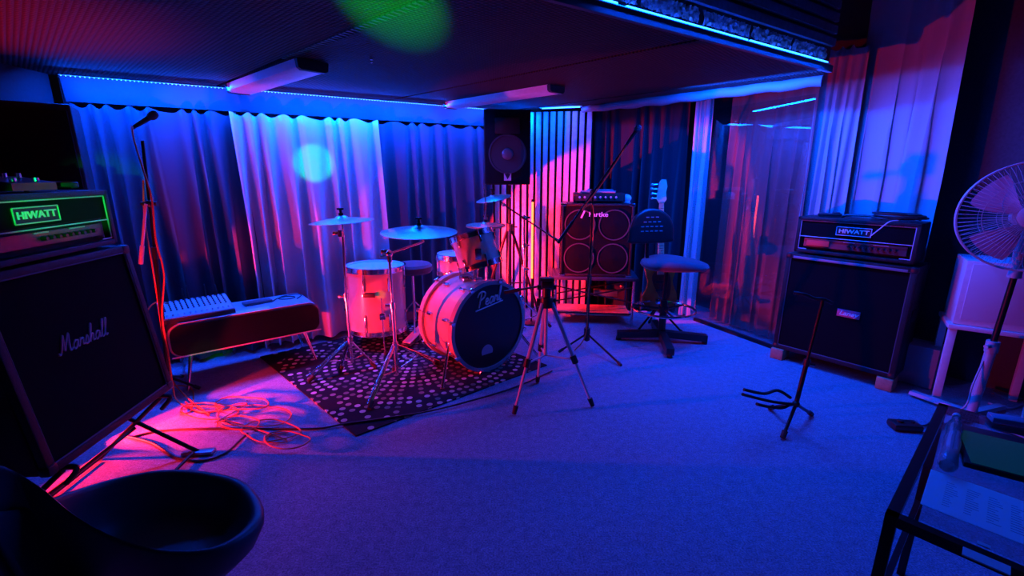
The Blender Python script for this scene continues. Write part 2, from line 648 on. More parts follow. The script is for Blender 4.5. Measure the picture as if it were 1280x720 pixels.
SCRIPT = {
    'M': (0.98, [[(0, .12), (.04, 0), (.14, .05), (.24, .4), (.36, 1.0), (.40, .5), (.42, .12), (.55, .55), (.74, 1.0), (.74, .5), (.80, .03), (.98, .14)]]),
    'P': (0.62, [[(.06, -.05), (.16, .4), (.28, .98)], [(-.08, .72), (.02, .95), (.3, 1.05), (.58, .92), (.52, .62), (.2, .45)]]),
    'a': (0.46, [[(.36, .38), (.2, .46), (.04, .24), (.12, .0), (.28, .12), (.38, .44), (.35, .1), (.46, .06)]]),
    'r': (0.38, [[(0, .06), (.1, .46), (.17, .38), (.29, .42), (.26, .1), (.38, .06)]]),
    's': (0.34, [[(0, .06), (.2, .48), (.27, .2), (.18, .0), (.04, .06)], [(.2, .0), (.34, .08)]]),
    'h': (0.46, [[(0, .06), (.18, .6), (.24, 1.0), (.14, .92), (.08, .0)], [(.09, .2), (.22, .44), (.33, .38), (.31, .06), (.46, .06)]]),
    'l': (0.28, [[(0, .06), (.18, .6), (.24, 1.0), (.13, .92), (.1, .2), (.16, .0), (.28, .08)]]),
    'e': (0.38, [[(.04, .2), (.26, .26), (.22, .45), (.07, .36), (.06, .1), (.2, .0), (.38, .1)]]),
}


def script_mb(word, height, m, r=0.05, slant=0.2, underline=False):
    b = MB()
    x = 0.0
    w = sum(SCRIPT[c][0] for c in word)
    for c in word:
        adv, strokes = SCRIPT[c]
        for st in strokes:
            pts = [V((x + p[0] + slant * p[1] - w / 2, 0, p[1])) * height for p in st]
            b.tube(spline(pts, 5), r * height, 6)
        x += adv
    if underline:
        b.tube(spline([V((-w / 2 - .25, 0, -.22)) * height, V((0, 0, -.16)) * height, V((w / 2 + .15, 0, -.10)) * height], 6), r * height * 0.8, 6)
    b.b.transform(m)
    return b


def fr(o, X, Zu):
    """matrix with origin o, local X along X, local Z along Zu, Y = into the surface"""
    X = V(X).normalized(); Z = V(Zu).normalized()
    Y = Z.cross(X).normalized()
    m = Matrix((X, Y, Z)).transposed().to_4x4()
    m.translation = V(o)
    return m


# ================================================================== STRUCTURE
mb = MB(); mb.box((0.6, 2.2, -0.05), (10.4, 9.6, 0.1))
struct('floor', mb, CARPET)

# low lined ceiling in panels, separated by recessed joints
SEAMD = V((-0.73, 0.68, 0)).normalized()
ce = bpy.data.objects.new('ceiling', None); C.objects.link(ce); ce['kind'] = 'structure'




def clip(poly, n, off, keep):
    """clip a 2D polygon by the line n.p = off"""
    out = []
    for i in range(len(poly)):
        a, b = poly[i], poly[(i + 1) % len(poly)]
        da, db = (a.dot(n) - off) * keep, (b.dot(n) - off) * keep
        if da >= 0: out.append(a)
        if (da > 0) != (db > 0): out.append(a + (b - a) * (da / (da - db)))
    return out


low = [WL0 + V((-.9, -.6, 0)), WL1 + V((0, .06, 0)), V((0.78, 5.0, 0)), V((TU1.x, TU1.y, 0)), BE1, BE0, V((-3.4, 0.4, 0))]
SN = V((0.68, 0.73, 0)).normalized()
s0 = V((-0.55, 2.17, 0)).dot(SN)
cuts = [s0 + k * 1.25 for k in (-2, -1, 0, 1, 2)]
edges = [-9.0] + cuts + [9.0]
for i in range(len(edges) - 1):
    p = clip(clip(low, SN, edges[i] + 0.018, 1), SN, edges[i + 1] - 0.018, -1)
    if len(p) > 2:
        mb = MB(); mb.prism([q + V((0, 0, CEIL)) for q in p], (0, 0, 0.03))
        obj('ceiling_panel', mb, LINING, ce)
mb = MB(); mb.prism([q + V((0, 0, CEIL + 0.031)) for q in low], (0, 0, 0.02))
obj('backing_board', mb, BLACK, ce)
# saw-toothed lining edge along the visible joint
mb = MB()
p0 = V((-0.20, 1.90, 0)); p1 = V((-1.30, 2.92, 0))
for k in range(40):
    q = p0 + (p1 - p0) * (k / 40) + SN * (s0 - p0.dot(SN)) + V((0, 0, CEIL - 0.006))
    mb.prism([q - SEAMD * 0.012 - SN * 0.022, q + SEAMD * 0.012 - SN * 0.022, q + SN * 0.030], (0, 0, 0.008))
o = obj('joint_teeth', mb, BLACK, ce); o['kind'] = 'stuff'

mb = MB(); mb.box((0.6, 2.2, HIGH + 0.05), (10.4, 9.6, 0.1))
struct('ceiling_high', mb, BLACKWALL)
# walls
mb = MB()
mb.prism([WL0 + WLD * -.06, WL1, WL1 - WLN * 0.1, WL0 + WLD * -.06 - WLN * 0.1], (0, 0, HIGH))
struct('wall_left', mb, WALLP)
mb = MB(); mb.prism([V((-3.1, 3.30, 0)), V((-2.75, -1.6, 0)), V((-2.85, -1.6, 0)), V((-3.2, 3.30, 0))], (0, 0, HIGH))
struct('wall_side', mb, BLACKWALL)
WR0, WR1 = V((2.05, 5.40, 0)), V((4.60, 1.10, 0))
mb = MB(); mb.prism([WR0, WR1, WR1 + V((.09, .045, 0)), WR0 + V((.09, .045, 0))], (0, 0, HIGH))
struct('wall_right', mb, WALLP)
mb = MB(); mb.box((1.0, 5.46, HIGH / 2), (2.4, 0.1, HIGH))
struct('wall_back', mb, BLACKWALL)
mb = MB(); mb.box((0.6, -1.7, HIGH / 2), (8, 0.1, HIGH))
struct('wall_front', mb, WALLP)
mb = MB(); mb.box((4.72, -0.3, HIGH / 2), (0.1, 2.9, HIGH))
struct('wall_side_right', mb, WALLP)

# the step: edge board, foil strip and horizontal slats of the raised ceiling
wr = bpy.data.objects.new('wall_riser', None); C.objects.link(wr); wr['kind'] = 'structure'
e0, e1 = BE0 + V((0, 0, 0)), BE1 + BED * 0.06


def along(off, z0, z1, thick, name, mat, a=e0, b=e1):
    m_ = MB()
    p, q = a + BEN * off, b + BEN * off
    m_.prism([p + V((0, 0, z0)), q + V((0, 0, z0)), q + BEN * thick + V((0, 0, z0)), p + BEN * thick + V((0, 0, z0))], (0, 0, z1 - z0))
    return obj(name, m_, mat, wr)


along(-0.012, CEIL - 0.005, CEIL + 0.035, 0.024, 'edge_board', VAL)
along(-0.030, CEIL + 0.035, HIGH, 0.012, 'backing_board', BLACK)
# crumpled foil in separate lengths
rf = random.Random(3)
for k in range(9):
    a_ = e0 + BED * (1.6 + k * 0.44); b_ = a_ + BED * 0.41
    m_ = MB()
    nx, nz = 40, 4
    rows = []
    for j in range(nz + 1):
        rows.append([m_.b.verts.new(a_ + (b_ - a_) * (i / nx) + BEN * (-0.012 + rf.uniform(-.006, .010)) + V((0, 0, CEIL + 0.068 + 0.062 * j / nz + rf.uniform(-.004, .004)))) for i in range(nx + 1)])
    for j in range(nz):
        for i in range(nx): m_.face((rows[j][i], rows[j][i + 1], rows[j + 1][i + 1], rows[j + 1][i]))
    obj('foil_strip', m_, FOIL, wr, smooth=5)
SLATM = M('riser_slat_wood', (0.16, 0.13, 0.15), 0.7, bump=0.3, scale=40, var=0.2)
for k in range(9):
    z = CEIL + 0.150 + k * 0.072
    along(-0.016, z, z + 0.045, 0.022, 'slat', SLATM)

# corner screen of pale upright planks
SC0, SC1 = V((-0.20, 5.10, 0)), V((0.83, 4.93, 0))
SCD = (SC1 - SC0).normalized(); SCN = V((SCD.y, -SCD.x, 0))
wc = bpy.data.objects.new('wall_corner', None); C.objects.link(wc); wc['kind'] = 'structure'
mb = MB(); mb.prism([SC0 - SCN * 0.04, SC1 - SCN * 0.04, SC1 - SCN * 0.06, SC0 - SCN * 0.06], (0, 0, 2.13))
obj('backing_board', mb, BLACK, wc)
PLANK = M('pale_plank', (0.62, 0.58, 0.58), 0.55, bump=0.25, scale=18, var=0.12)
L = (SC1 - SC0).length
np_ = 14
for k in range(np_):
    t = (k + 0.5) / np_
    c = SC0 + (SC1 - SC0) * t
    w = L / np_ * (0.66 + random.uniform(-.05, .05))
    mb = MB(); mb.box(c + SCN * random.uniform(-.003, .003) + V((0, 0, 1.065)), (w, 0.03, 2.12), SCD, -SCN, bevel=0.003)
    obj('plank', mb, PLANK, wc)

# ================================================================== CURTAINS


def curtain(name, label, p0, p1, zt, zb, folds, amp, mat, seed, lean=0.0, hooks=True, group=None, gather=0.35, nrm=None):
    rd = random.Random(seed)
    p0, p1 = V((p0[0], p0[1], 0)), V((p1[0], p1[1], 0))
    d = (p1 - p0); Lc = d.length; d.normalize()
    n = V((d.y, -d.x, 0)) if nrm is None else nrm
    N, K = folds * 12, 26
    ph = [rd.uniform(-.5, .5) for _ in range(folds + 2)]
    am = [rd.uniform(.45, 1.15) for _ in range(folds + 2)]
    sl = [rd.uniform(-.6, .6) for _ in range(folds + 2)]
    b = MB()
    front, back = [], []
    for j in range(K + 1):
        v = j / K                                        # 0 at the top
        z = zt + (zb - zt) * v
        fr_, bk_ = [], []
        for i in range(N + 1):
            u = i / N
            fpos = folds * (u + .35 / folds * (math.sin(2 * PI * 1.7 * u + seed) - math.sin(seed)) * math.sin(PI * u) + .22 / folds * math.sin(2 * PI * 3.3 * u + 2.1 * seed) * math.sin(PI * u))
            k0 = max(0, min(int(fpos), folds))
            f = min(max(fpos - k0, 0), 1)
            s_ = f * f * (3 - 2 * f)
            a_ = am[k0] * (1 - s_) + am[k0 + 1] * s_
            p_ = ph[k0] * (1 - s_) + ph[k0 + 1] * s_
            q_ = sl[k0] * (1 - s_) + sl[k0 + 1] * s_
            amp_ = amp * (gather + (1 - gather) * min(1, v * 2.2)) * a_
            w = math.sin(2 * PI * fpos + p_ + q_ * v)
            w2 = 0.25 * math.sin(4 * PI * fpos + 2 * p_ + 1.3 + v)
            off = amp_ * (w + w2) + lean * v
            shift = Lc / folds * 0.20 * math.cos(2 * PI * fpos + p_) * min(1, v * 2)
            top = 0.0
            if hooks and j == 0: top = -0.030 * (0.5 - 0.5 * math.cos(2 * PI * fpos * 1.0))
            p = p0 + d * (u * Lc + shift) + n * off + V((0, 0, z + top))
            fr_.append(b.b.verts.new(p)); bk_.append(b.b.verts.new(p - n * 0.004))
        front.append(fr_); back.append(bk_)
    for j in range(K):
        for i in range(N):
            b.face((front[j][i], front[j][i + 1], front[j + 1][i + 1], front[j + 1][i]))
            b.face((back[j][i], back[j + 1][i], back[j + 1][i + 1], back[j][i + 1]))
    for j in range(K):
        for i in (0, N):
            b.face((front[j][i], front[j + 1][i], back[j + 1][i], back[j][i]))
    for j in (0, K):
        for i in range(N):
            b.face((front[j][i], back[j][i], back[j][i + 1], front[j][i + 1]))
    o = obj(name, b, mat, smooth=80, loc=(p0 + p1) / 2 + V((0, 0, zb)))
    return tag(o, label, 'curtain', group)


def wl(px, off=0.0):
    """point on the left wall's foot line seen in column px at curtain height"""
    r = ray(px, 120)
    base = WL0 + WLN * off
    t = base.dot(WLN) / (r.x * WLN.x + r.y * WLN.y)
    return V((r.x * t, r.y * t, 0))


CT = 1.968
curtain('curtain', 'dark blue curtain hanging behind the mixer and the tall microphone stand', wl(84, .14), wl(292, .14), CT, 0.03, 8, 0.06, NAVY, 11)
curtain('curtain', 'pale grey wide curtain with bright folds, between two dark curtains', wl(283, .19), wl(470, .19), CT, 0.05, 8, 0.075, PALE, 5)
curtain('curtain', 'dark blue curtain between the pale grey curtain and the hanging loudspeaker', wl(464, .13), wl(612, .13), CT, 0.03, 8, 0.05, NAVY, 21)
# valance along the left wall with a dotted LED tape on its upper edge
vl = thing('curtain_valance', 'long pale cloth valance above the three left curtains, lit blue', 'valance', WL0 + V((0, 0, 1.97)))
v0, v1 = wl(81, .09), WL1 + WLN * .09
b = MB()
NV = 120
for rep in (0,):
    fr_, bk_ = [], []
    for j in range(7):
        z = 2.135 - 0.155 * j / 6
        r1, r2 = [], []
        for i in range(NV + 1):
            u = i / NV
            w = 0.010 * math.sin(u * 34 + 2 * math.sin(u * 9)) * (j / 6) + 0.006 * math.sin(u * 90) * math.sin(PI * j / 6)
            p = v0 + (v1 - v0) * u + WLN * (w + 0.03 * (1 - j / 6)) + V((0, 0, z))
            r1.append(b.b.verts.new(p)); r2.append(b.b.verts.new(p - WLN * 0.006))
        fr_.append(r1); bk_.append(r2)
    for j in range(6):
        for i in range(NV):
            b.face((fr_[j][i], fr_[j][i + 1], fr_[j + 1][i + 1], fr_[j + 1][i]))
            b.face((bk_[j][i], bk_[j + 1][i], bk_[j + 1][i + 1], bk_[j][i + 1]))
    for i in range(NV):
        for j in (0, 6): b.face((fr_[j][i], bk_[j][i], bk_[j][i + 1], fr_[j][i + 1]))
obj('cloth', b, VAL, vl, smooth=70)
b = MB(); b.beam(v0 - WLN * .02 + V((0, 0, 1.995)), v1 - WLN * .02 + V((0, 0, 1.995)), 0.018, 0.018)
obj('rail', b, BMETAL, vl)

tp = thing('led_tape', 'blue LED tape with bright dots along the left ceiling edge', 'LED strip', v0 + V((0, 0, 2.14)))
b = MB(); b.beam(v0 + WLN * .045 + V((0, 0, 2.140)), v1 + WLN * .045 + V((0, 0, 2.140)), 0.010, 0.003)
obj('tape', b, WHITE, tp)
b = MB()
for k in range(150):
    p = v0 + (v1 - v0) * ((k + .5) / 150) + WLN * .047 + V((0, 0, 2.136))
    b.box(p, (0.006, 0.004, 0.004), WLD, WLN)
o = obj('diode', b, DIODE, tp); o['kind'] = 'stuff'
b = MB()
for px in (291, 558, 672):
    p = wl(px, .185)
    b.box(V((p.x, p.y, 2.118)), (0.035, 0.014, 0.016), WLD, WLN)
obj('connector', b, DIODE, tp)

# right side: dark curtain, narrow pale strip, rose curtain behind glass, tall pale curtains
curtain('curtain', 'black curtain hanging behind the bass guitar and the bass amplifier', (0.84, 5.02), (1.78, 4.86), 2.34, 0.03, 8, 0.05, DARKC, 31, nrm=V((-.1, -1, 0)))
curtain('curtain', 'narrow pale curtain strip beside the black curtain, left of the glass', (1.78, 4.72), (1.93, 4.66), 2.34, 0.03, 2, 0.035, PALE, 33)
GL0, GL1 = V((1.93, 4.60, 0)), V((2.33, 3.753, 0))
GLD = (GL1 - GL0).normalized(); GLN = V((GLD.y, -GLD.x, 0))
curtain('curtain', 'dusty red curtain hanging behind the clear glass sheet', GL0 - GLN * .15 + GLD * .05, GL1 - GLN * .13 - GLD * .06, 2.34, 0.03, 7, 0.035, ROSE, 36)
curtain('curtain', 'narrow pale curtain between the glass sheet and the tall pale curtain', (2.42, 3.90), (2.66, 3.72), 2.45, 0.03, 3, 0.04, PALE, 38)
curtain('curtain', 'tall pale curtain behind the right amplifier stack, red above and blue below', (2.70, 3.84), (2.97, 3.29), 2.93, 0.03, 3, 0.025, PALE, 40, hooks=False)
gs = thing('glass_sheet', 'upright clear glass sheet mirroring the drums in front of the dusty red curtain', 'glass', GL0)
b = MB(); b.prism([GL0 + V((0, 0, .03)), GL1 + V((0, 0, .03)), GL1 + V((0, 0, 2.10)), GL0 + V((0, 0, 2.10))], -GLN * 0.006)
obj('pane', b, GLASS, gs)
b = MB(); b.beam(GL0 + V((0, 0, .015)), GL1 + V((0, 0, .015)), 0.03, 0.03)
obj('bottom_rail', b, BMETAL, gs)

# fabric duct with LED strip along the right
du = thing('fabric_duct', 'long round pale fabric duct under the ceiling above the bass amplifier, lit blue', 'duct', TU0)
b = MB()
pts = [TU0 + (TU1 - TU0) * (i / 24) + V((0, 0, 0.006 * math.sin(i * 1.7))) for i in range(25)]
b.tube(pts, [0.028 + 0.012 * min(1, i / 8) + 0.002 * math.sin(i * 2.1) for i in range(25)], 14)
obj('sleeve', b, M('pale_duct_cloth', (.17, .17, .2), .7, bump=.2, scale=80), du, smooth=80)
b = MB()
for i in (4, 12, 20): b.cyl(pts[i], V((pts[i].x, pts[i].y, CEIL)), 0.004)
obj('strap', b, BMETAL, du)
ls = thing('led_strip', 'glowing blue LED strip along the edge of the stepped ceiling', 'LED strip', BE1 + V((0, 0, CEIL)))
for k, (t0, t1) in enumerate(((0.30, 0.655), (0.665, 0.83), (0.835, 0.995))):
    b = MB(); b.beam(BE0 + (BE1 - BE0) * t0 + BEN * 0.012 + V((0, 0, CEIL + 0.043)), BE0 + (BE1 - BE0) * t1 + BEN * 0.012 + V((0, 0, CEIL + 0.043)), 0.012, 0.009 if k != 1 else 0.006)
    obj('light_segment', b, LED, ls)
b = MB(); b.beam(BE0 + BEN * .010 + V((0, 0, CEIL + 0.0365)), BE1 + BEN * .010 + V((0, 0, CEIL + 0.0365)), 0.024, 0.003)
obj('channel', b, ALU, ls)
lr = thing('led_strip', 'short bright blue LED strip above the corner planks', 'LED strip', SC0 + V((0, 0, 2.12)))
b = MB(); b.beam(V((0.30, 4.84, 2.135)), V((0.66, 4.72, 2.135)), 0.012, 0.008)
obj('light_segment', b, LED, lr)
b = MB(); b.beam(V((0.28, 4.845, 2.142)), V((0.68, 4.715, 2.142)), 0.02, 0.005)
obj('channel', b, ALU, lr)

# ================================================================== CEILING LIGHT FITTINGS


def fitting(p0, p1, w, h, label):
    p0, p1 = V((p0[0], p0[1], CEIL - h)), V((p1[0], p1[1], CEIL - h))
    t = thing('ceiling_light', label, 'ceiling light', (p0 + p1) / 2 + V((0, 0, h)), group='unlit ceiling light fittings')
    d = (p1 - p0).normalized(); s_ = V((d.y, -d.x, 0))
    prof = [(-w / 2, h - .001), (-w / 2 * .95, .012), (-w / 2 * .75, 0), (w / 2 * .75, 0), (w / 2 * .95, .012), (w / 2, h - .001)]
    b_ = MB(); b_.prism([p0 + d * .03 + s_ * q[0] + V((0, 0, q[1])) for q in prof], (p1 - p0) - d * 0.06)
    obj('housing', b_, WHITE, t)
    for e, sg in ((p0, 1), (p1, -1)):
        b_ = MB(); b_.prism([e + s_ * q[0] * 1.06 + V((0, 0, q[1] * 1.0 - .003)) for q in prof], d * 0.03 * sg)
        obj('end_cap', b_, BLACK, t)
    return t


fitting(G(299, 114, CEIL - .04).xy, G(392, 84, CEIL - .04).xy, 0.18, 0.06, 'white ceiling light fitting with black ends above the pale grey curtain')
fitting(G(563, 133, CEIL - .03).xy, G(697, 112, CEIL - .03).xy, 0.17, 0.05, 'white ceiling light fitting with black ends in front of the hanging loudspeaker')
# small ceiling hook between the fittings
hk = MB(); q = G(464, 70, CEIL); hk.cyl(q, q - V((0, 0, .02)), 0.008).ball(q - V((0, 0, .03)), .008)
tag(obj('ceiling_hook', hk, CHROME, loc=q), 'tiny metal hook on the lined ceiling', 'hook')

# ================================================================== PA LOUDSPEAKER ON TRIPOD STAND
SPK = V((-0.045, 4.62, 1.40))
sp = thing('loudspeaker', 'big black loudspeaker on a tripod stand in front of the corner planks', 'loudspeaker', SPK, R(4))
b = MB(); b.prism([V((-.225, -.01, 0)), V((.225, -.01, 0)), V((.17, .28, 0)), V((-.17, .28, 0))], (0, 0, .70))
obj('cabinet', b, TOLEX, sp, world=False)
b = MB(); b.box((0, -.016, .35), (.43, .014, .68), bevel=.004)
obj('front_grille', b, GRILLE, sp, world=False)
CONE = M('paper_speaker_cone', (0.03, 0.028, 0.034), 0.6, bump=0.2, scale=50)
b = MB(); b.lathe((0, -.024, .29), (0, -1, 0), [(.185, 0), (.185, .006), (.17, .007), (.165, .002), (.06, -.001 + .0)], 36)
obj('woofer_cone', b, CONE, sp, world=False)
b = MB(); b.ball((0, -.026, .29), .055, 16, (1, .35, 1))
obj('dust_cap', b, M('dull_dust_cap', (.10, .095, .11), .5), sp, world=False)
b = MB(); b.box((0, -.028, .55), (.24, .012, .15), bevel=.01)
b.box((0, -.032, .55), (.16, .010, .08), bevel=.006)
obj('horn', b, PLASTIC, sp, world=False)
b = MB(); b.box((0, -.026, .075), (.07, .006, .07))
bd = obj('badge', b, M('pale_badge', (.55, .5, .55), .4), sp, world=False)
b = MB(); b.prism([V((-.03, -.031, .105)), V((.03, -.031, .105)), V((0, -.031, .05))], (0, .003, 0))
obj('emblem', b, BLACK, bd, world=False)


def feet_part(root, p, q, r, mat, tip=0.04, tipr=None, name='leg', foot=True):
    b_ = MB(); b_.cyl(p, q, r, r, 8)
    l_ = obj(name, b_, mat, root)
    if foot:
        d = (V(q) - V(p)).normalized()
        b_ = MB(); b_.cyl(V(q) - d * tip, V(q) + d * 0.004, (tipr or r * 1.6), (tipr or r * 1.6) * .9, 8)
        obj('rubber_foot', b_, RUBBER, l_)
    return l_


PB = V((SPK.x + .02, SPK.y + .13, 0))
st = thing('speaker_stand', 'black tripod stand carrying the big loudspeaker behind the drums', 'stand', PB)
b = MB(); b.cyl(PB + V((0, 0, .35)), PB + V((0, 0, .98)), .021, n=12); b.cyl(PB + V((0, 0, .98)), PB + V((0, 0, 1.395)), .0175, n=12)
obj('pole', b, BMETAL, st)
b = MB(); b.cyl(PB + V((0, 0, .93)), PB + V((0, 0, 1.0)), .035, n=12); b.cyl(PB + V((.03, 0, .97)), PB + V((.08, 0, .97)), .008)
obj('collar', b, PLASTIC, st)
for an in (-95, 12, 168):
    q = PB + V((math.cos(R(an)) * .33, math.sin(R(an)) * .30, .012))
    feet_part(st, PB + V((0, 0, .95)) + V((math.cos(R(an)), math.sin(R(an)), 0)) * .02, q, .015, BMETAL, .05, .02)
    b = MB(); mid = PB + V((0, 0, .95)) + (q - PB - V((0, 0, .95))) * .62
    b.cyl(PB + V((0, 0, .37)), mid, .008)
    obj('brace', b, BMETAL, st)

# slim red LED tube standing upright between the loudspeaker stand and the bass amplifier
LT = V((0.20, 4.50, 0))
lt = thing('led_tube_lamp', 'slim upright red glowing LED tube in front of the corner planks', 'lamp', LT)
TUBE = M('red_tube_glow', (.5, .05, .02), .4, emit=((1.0, .05, .012), 14.0))
b = MB(); b.cyl(LT + V((0, 0, .48)), LT + V((0, 0, 1.24)), .010, n=12)
obj('tube', b, TUBE, lt)
b = MB(); b.cyl(LT + V((0, 0, .02)), LT + V((0, 0, .48)), .009, n=10); b.cyl(LT + V((0, 0, 1.24)), LT + V((0, 0, 1.265)), .013, n=12)
obj('pole', b, BMETAL, lt)
b = MB(); b.lathe(LT, (0, 0, 1), [(.09, 0), (.09, .012), (.02, .025), (0, .026)], 24)
obj('base', b, BMETAL, lt)

# ================================================================== BASS AMPLIFIER
BX = V((0.83, 4.47, 0.505))
bx = thing('bass_cabinet', 'black bass speaker cabinet with four round drivers on a low rack', 'speaker cabinet', BX, R(-6))
w, h, d = .70, .72, .36
b = MB(); b.box((0, d / 2 + .012, h / 2), (w, d, h), bevel=.012)
for sg in (-1, 1): b.box((sg * (w / 2 - .012), .006, h / 2), (.024, .02, h), bevel=.004)
for zz in (.012, h - .012): b.box((0, .006, zz), (w, .02, .024), bevel=.004)
obj('cabinet', b, TOLEX, bx, world=False)
b = MB(); b.box((0, .008, h / 2), (w - .05, .006, h - .05))
obj('front_grille', b, GRILLE, bx, world=False)
RIM = M('dull_speaker_rim', (.16, .13, .13), .4, .5)
for sx_ in (-1, 1):
    for sz in (-1, 1):
        c = V((sx_ * .165, .0035, h / 2 + sz * .165 - .01))
        b = MB(); b.lathe(c, (0, -1, 0), [(.150, 0), (.150, .006), (.140, .006), (.140, 0)], 36)
        dv = obj('driver', b, RIM, bx, world=False)
        b = MB(); b.lathe(c, (0, -1, 0), [(.139, .0), (.125, .003), (.06, .0015), (.045, .004), (.0, .008)], 28)
        obj('cone', b, GRILLE, dv, world=False)
b = MB()
for sx_ in (-1, 1):
    for zz in (0, h): b.box((sx_ * (w / 2 - .02), .02, zz + (.012 if zz == 0 else -.012)), (.06, .06, .032), bevel=.01)
obj('metal_corners', b, CHROME, bx, world=False)
obj('lettering', text_mb('hartke', .062, Matrix.Translation((.01, -.001, h - .105)), .002, 1.15, 0, .0012), WHITEPRINT, bx, world=False)
b = MB(); b.beam(V((-.155, -.002, h - .14)), V((-.125, -.002, h - .07)), .003, .016)
obj('emblem', b, WHITEPRINT, bx, world=False)

hd = thing('bass_amplifier', 'slim black amplifier head with knobs on top of the bass cabinet', 'amplifier', BX + V((.0, .05, h + .002)), R(-6))
b = MB(); b.box((.02, .14, .052), (.50, .26, .085), bevel=.008)
obj('housing', b, TOLEX, hd, world=False)
b = MB(); b.box((.02, .008, .052), (.46, .006, .06))
fp = obj('front_panel', b, M('brown_metal_panel', (.10, .07, .06), .4, .4), hd, world=False)
for k in range(8):
    b = MB(); b.cyl((-.17 + k * .05, .006, .055), (-.17 + k * .05, -.012, .055), .012, .010, 12)
    obj('knob', b, ALU, fp, world=False)
b = MB()
for sx_ in (-1, 1):
    for yy in (.04, .22): b.cyl((sx_ * .2 + .02, yy, .0), (sx_ * .2 + .02, yy, .011), .014)
obj('feet', b, RUBBER, hd, world=False)
b = MB(); b.box(BX + V((.03, .17, h + .107)), (.34, .20, .016), V((1, -.25, 0)), V((.25, 1, 0)), bevel=.004)
b.box(BX + V((.06, .17, h + .122)), (.20, .15, .014), V((1, .1, 0)), V((-.1, 1, 0)), bevel=.004)
tag(obj('folder_stack', b, GREYP, loc=BX + V((.03, .17, h + .099))), 'flat stack of folders lying on the slim bass amplifier', 'folders')
b = MB(); b.ball(BX + V((.30, .12, h + .045)), .05, 14, (1, 1, .8))
b.cyl(BX + V((.30, .12, h + .003)), BX + V((.30, .12, h + .02)), .04)
tag(obj('mug', b, WHITE, loc=BX + V((.30, .12, h))), 'small round pale pot at the end of the bass cabinet top', 'pot')

rk = thing('low_rack', 'low open black rack with crossed braces under the bass cabinet', 'rack', V((BX.x, BX.y, 0)), R(-6))
b = MB(); b.box((0, .19, .485), (.86, .46, .03), bevel=.004)
obj('top_shelf', b, M('edge_worn_black_board', (.05, .05, .06), .35, bump=.1), rk, world=False)
for sx_ in (-1, 1):
    for yy in (.0, .38):
        b = MB(); b.cyl((sx_ * .39, yy, 0), (sx_ * .39, yy, .47), .014)
        obj('leg', b, CHROME if yy == 0 else BMETAL, rk, world=False)
b = MB()
for p, q in (((-.39, 0, .40), (.39, 0, .24)), ((-.39, 0, .24), (.39, 0, .40)), ((-.39, .0, .12), (.39, 0, .12)), ((-.39, .38, .22), (.39, .38, .38))):
    b.cyl(p, q, .008)
obj('brace', b, BMETAL, rk, world=False)
b = MB(); b.box((0, .19, .10), (.74, .34, .02))
obj('lower_shelf', b, WOOD, rk, world=False)
b = MB(); b.box((.13, .16, .30), (.24, .05, .07), bevel=.004); b.ball((.28, .05, .40), .022)
ob = obj('hanging_box', b, M('brass_fitting', (.5, .4, .2), .3, .7), rk, world=False)

# ================================================================== BASS GUITAR ON STAND
def place(pxs, y):
    return [A(px, py, y) for px, py in pxs]


gt0, gt1 = A(824, 385, 4.24), A(826, 228, 4.34)
gd = (gt1 - gt0).normalized()
gx = gd.cross(V((0, -1, 0.08)).normalized()).normalized() * -1
if gx.x < 0: gx = -gx
gn = gx.cross(gd).normalized()                 # towards the camera or away
if gn.y > 0: gn = -gn
bg = thing('bass_guitar', 'sunburst electric bass guitar leaning behind the swivel stool', 'bass guitar', gt0)


def gp(x, t, n_=0): return gt0 + gx * x + gd * t + gn * n_


outl = [(0, -.02), (.10, -.005), (.155, .06), (.16, .13), (.13, .21), (.12, .27), (.14, .34), (.145, .40), (.11, .43), (.075, .40), (.05, .36), (-.03, .36),
        (-.06, .42), (-.09, .49), (-.13, .50), (-.15, .44), (-.135, .34), (-.115, .26), (-.13, .19), (-.165, .12), (-.155, .05), (-.09, -.005)]
ol = spline([V((x, t, 0)) for x, t in outl], 4, True)
b = MB(); b.prism([gp(p.x, p.y, -.02) for p in ol], gn * 0.04)
obj('body', b, SUNB, bg)
b = MB(); pg = spline([V((x, t, 0)) for x, t in ((.02, .08), (.08, .10), (.10, .2), (.09, .32), (.03, .36), (-.05, .36), (-.08, .3), (-.05, .2))], 4, True)
b.prism([gp(p.x, p.y, .021) for p in pg], gn * .003)
obj('pickguard', b, M('tortoise_plate', (.12, .03, .02), .3), bg)
b = MB(); b.prism([gp(-.032, .33, .022), gp(.032, .33, .022), gp(.021, 1.0, .022), gp(-.021, 1.0, .022)], gn * .012)
nk = obj('neck', b, MAPLE, bg)
b = MB()
for k in range(20):
    t = 1.0 - .62 * (1 - 2 ** (-k / 12)) * 1.35
    if t > .36: b.box(gp(0, t, .035), (.05, .003, .002), gx, gd)
tag(obj('frets', b, CHROME, nk), kind='stuff')
hs_ = [(-.022, 1.0), (.022, 1.0), (.045, 1.03), (.040, 1.10), (.052, 1.15), (.040, 1.21), (.0, 1.215), (-.02, 1.19), (-.035, 1.10), (-.045, 1.04)]
b = MB(); b.prism([gp(x, t, .016) for x, t in hs_], gn * .016)
hso = obj('headstock', b, MAPLE, bg)
for k in range(4):
    t = 1.045 + k * .042
    b = MB(); b.cyl(gp(-.035, t, .022), gp(-.075, t, .022), .005); b.ball(gp(-.085, t, .022), .014, 8, (1, .5, 1))
    obj('tuning_peg', b, CHROME, hso)
b = MB()
for k in range(4): b.cyl(gp(-.018 + k * .012, .09, .042), gp(-.012 + k * .008, 1.02, .038), .0012, n=5)
tag(obj('strings', b, CHROME, bg), kind='stuff')
b = MB(); b.box(gp(0, .07, .03), (.09, .05, .016), gx, gd, bevel=.003)
obj('bridge', b, CHROME, bg)
b = MB()
